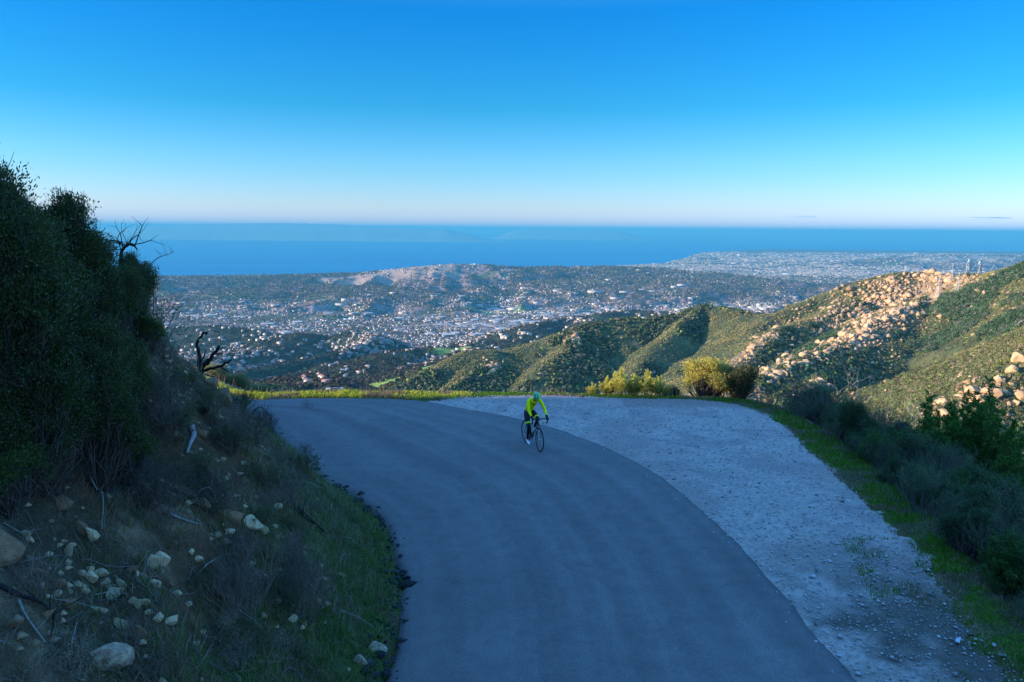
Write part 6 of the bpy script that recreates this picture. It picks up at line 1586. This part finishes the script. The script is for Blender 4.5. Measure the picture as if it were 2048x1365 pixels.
for s in (-1, 1):
    h, k, a = np.array(hip[s]), np.array(knee[s]), np.array(ank[s])
    c0 = k + (h - k) * 0.16; c1 = k + (h - k) * 0.26
    kid('knee_band', mesh_np('knee_band', *join([tube_path([tuple(c0), tuple(c1)], [0.071, 0.076], 16, 1)]), smooth=True), M_band)
    c0 = np.array(wr[s]); c1 = np.array(elb[s]); q0 = c0 + (c1 - c0) * 0.02; q1 = c0 + (c1 - c0) * 0.16
    kid('cuff', mesh_np('cuff', *join([tube_path([tuple(q0), tuple(q1)], [0.032, 0.037], 12, 1)]), smooth=True), M_black)
    # shoe: heel, instep, toe
    A0, B0 = np.array(ank[s]), np.array(ball[s])
    d = np.array([math.cos(-0.3 if s < 0 else -0.1), 0, math.sin(-0.5 if s < 0 else -0.35)]); d /= np.linalg.norm(d)
    heel = A0 + np.array([-0.045, 0, -0.055]); toe = B0 + d * 0.085 + np.array([0, 0, 0.0])
    kid('shoe', skin_mesh('shoe', [[(*A0, 0.038), (*(A0 * 0.6 + heel * 0.4), 0.040), (*heel, 0.034)], [(*(A0 * 0.6 + heel * 0.4), 0.040), (*((A0 + B0) / 2 + np.array([0.0, 0, -0.005])), 0.040), (*B0, (0.046, 0.032)), (*toe, (0.034, 0.024))]]), M_shoe)
    # gloved hand on the hood: palm, four curled fingers of unequal length, thumb inside
    w_ = np.array(wr[s]); hd_ = np.array(hb((1.015, s * 0.216, 0.948)))
    ch = [[(*w_, 0.027), (*(w_ * 0.4 + hd_ * 0.6 + np.array([0, 0, 0.012])), (0.036, 0.020)), (*(hd_ + np.array([0.012, 0, 0.012])), (0.036, 0.017))]]
    for f in range(4):
        o_ = s * (0.026 - 0.0165 * f) ; ln = (0.9, 1.0, 0.95, 0.78)[f]
        p0 = hd_ + np.array([0.014, o_ * 0.9, 0.012]); p1 = p0 + np.array([0.030 * ln, s * 0.004, -0.008]); p2 = p1 + np.array([0.012 * ln, s * 0.004, -0.028 * ln]); p3 = p2 + np.array([-0.016, 0, -0.018 * ln])
        ch.append([(*p0, 0.0095), (*p1, 0.009), (*p2, 0.0085), (*p3, 0.0075)])
    t0 = w_ * 0.5 + hd_ * 0.5 + np.array([0, -s * 0.022, 0.0]); ch.append([(*t0, 0.012), (*(t0 + np.array([0.028, -s * 0.012, -0.012])), 0.010), (*(t0 + np.array([0.050, -s * 0.004, -0.026])), 0.009)])
    kid('glove', skin_mesh('glove', ch, 1), M_glove)
# head details, bowed: local frame of the head
HC = np.array([0.735, 0, 1.505]); pitch = math.radians(52)
def hv(x, y, z):
    """head frame: x towards the face, z to the crown"""
    c, s_ = math.cos(pitch), math.sin(pitch)
    return np.array([HC[0] + x * c + z * s_, HC[1] + y, HC[2] - x * s_ + z * c])
def blob(center, rad, u=14, v=10):
    bm = bmesh.new(); bmesh.ops.create_uvsphere(bm, u_segments=u, v_segments=v, radius=1.0); V = np.array([[*q.co] for q in bm.verts]); T = []; Q = []
    bm.verts.index_update()
    for f in bm.faces: (Q if len(f.verts) == 4 else T).append([q.index for q in f.verts])
    bm.free(); V = V * np.array(rad)
    W3 = np.array([hv(*(np.array(center) + q)) for q in V]); return W3, np.array(Q), np.array(T)
kid('face', mesh_np('face', *join([blob((0.012, 0, -0.015), (0.082, 0.070, 0.105)), blob((0.096, 0, -0.022), (0.016, 0.011, 0.024)), blob((0.083, 0, -0.063), (0.010, 0.022, 0.006)), blob((0.072, 0, -0.098), (0.020, 0.026, 0.018)), blob((0.0, 0.074, -0.015), (0.018, 0.008, 0.030)), blob((0.0, -0.074, -0.015), (0.018, 0.008, 0.030))]), smooth=True), M_skin)
kid('sunglasses', mesh_np('sunglasses', *join([blob((0.083, 0.032, 0.006), (0.012, 0.031, 0.020)), blob((0.083, -0.032, 0.006), (0.012, 0.031, 0.020)), blob((0.04, 0.072, 0.008), (0.045, 0.004, 0.006)), blob((0.04, -0.072, 0.008), (0.045, 0.004, 0.006))]), smooth=True), M_lens)
kid('hair', mesh_np('hair', *join([blob((-0.03, 0, 0.0), (0.068, 0.077, 0.085))]), smooth=True), mat('dark_hair', base=(0.02, 0.014, 0.01), rough=0.7))
# helmet: ribs with gaps between them
def hrib(y0, y1, lift=1.0):
    rows = []
    for t in np.linspace(-0.12, 1.08, 15):
        a = math.pi * t; r_ = []
        for yy in np.linspace(y0, y1, 5):
            w2 = math.sqrt(max(1 - (yy / 0.098) ** 2, 0.02)); r_.append(hv(0.128 * math.cos(a) * w2 - 0.012, yy, 0.040 + 0.098 * lift * math.sin(a) * w2 + (0.004 if abs(yy - (y0 + y1) / 2) < 0.001 else 0)))
        rows.append(r_)
    V = np.array(rows).reshape(-1, 3); c_ = np.array(hv(0, 0, 0.02)); Vi = c_ + (V - c_) * 0.86
    n = len(V); f = grid_faces(15, 5); return np.concatenate([V, Vi]), np.concatenate([f, f[:, ::-1] + n] + [np.array([(i * 5, (i + 1) * 5, (i + 1) * 5 + n, i * 5 + n) for i in range(14)]), np.array([(i * 5 + 4, i * 5 + 4 + n, (i + 1) * 5 + 4 + n, (i + 1) * 5 + 4) for i in range(14)])])
hel = kid('helmet', mesh_np('helmet', *join([hrib(-0.094, -0.070), hrib(-0.030, -0.016), hrib(0.016, 0.030), hrib(0.070, 0.094)]), smooth=True), M_helm)
link('stripe', mesh_np('stripe', *join([hrib(-0.060, -0.038, 1.01), hrib(-0.009, 0.009, 1.02), hrib(0.038, 0.060, 1.01)]), smooth=True), M_helg, hel)
link('liner', mesh_np('liner', *join([blob((-0.010, 0, 0.038), (0.112, 0.086, 0.083))]), smooth=True), M_glove, hel)
# small dark angular mark on the chest of the jacket
q0 = np.array([0.665, -0.045, 1.275]); ux = np.array([0.0, 1.0, 0.0]); uz = np.array([-0.55, 0, 0.83]); un = np.array([0.83, 0, 0.55])
def mk(pts): 
    V = np.array([q0 + ux * a_ + uz * b_ + un * c_ for c_ in (0.0, 0.004) for a_, b_ in pts]); n_ = len(pts)
    return V, [np.array([(i, (i + 1) % n_, (i + 1) % n_ + n_, i + n_) for i in range(n_)]), np.array([tuple(range(n_, 2 * n_))])]
V, F = mk([(-0.040, -0.030), (-0.004, 0.034), (0.016, 0.034), (0.040, -0.030)])
kid('chest_mark', mesh_np('chest_mark', V, F), M_black)
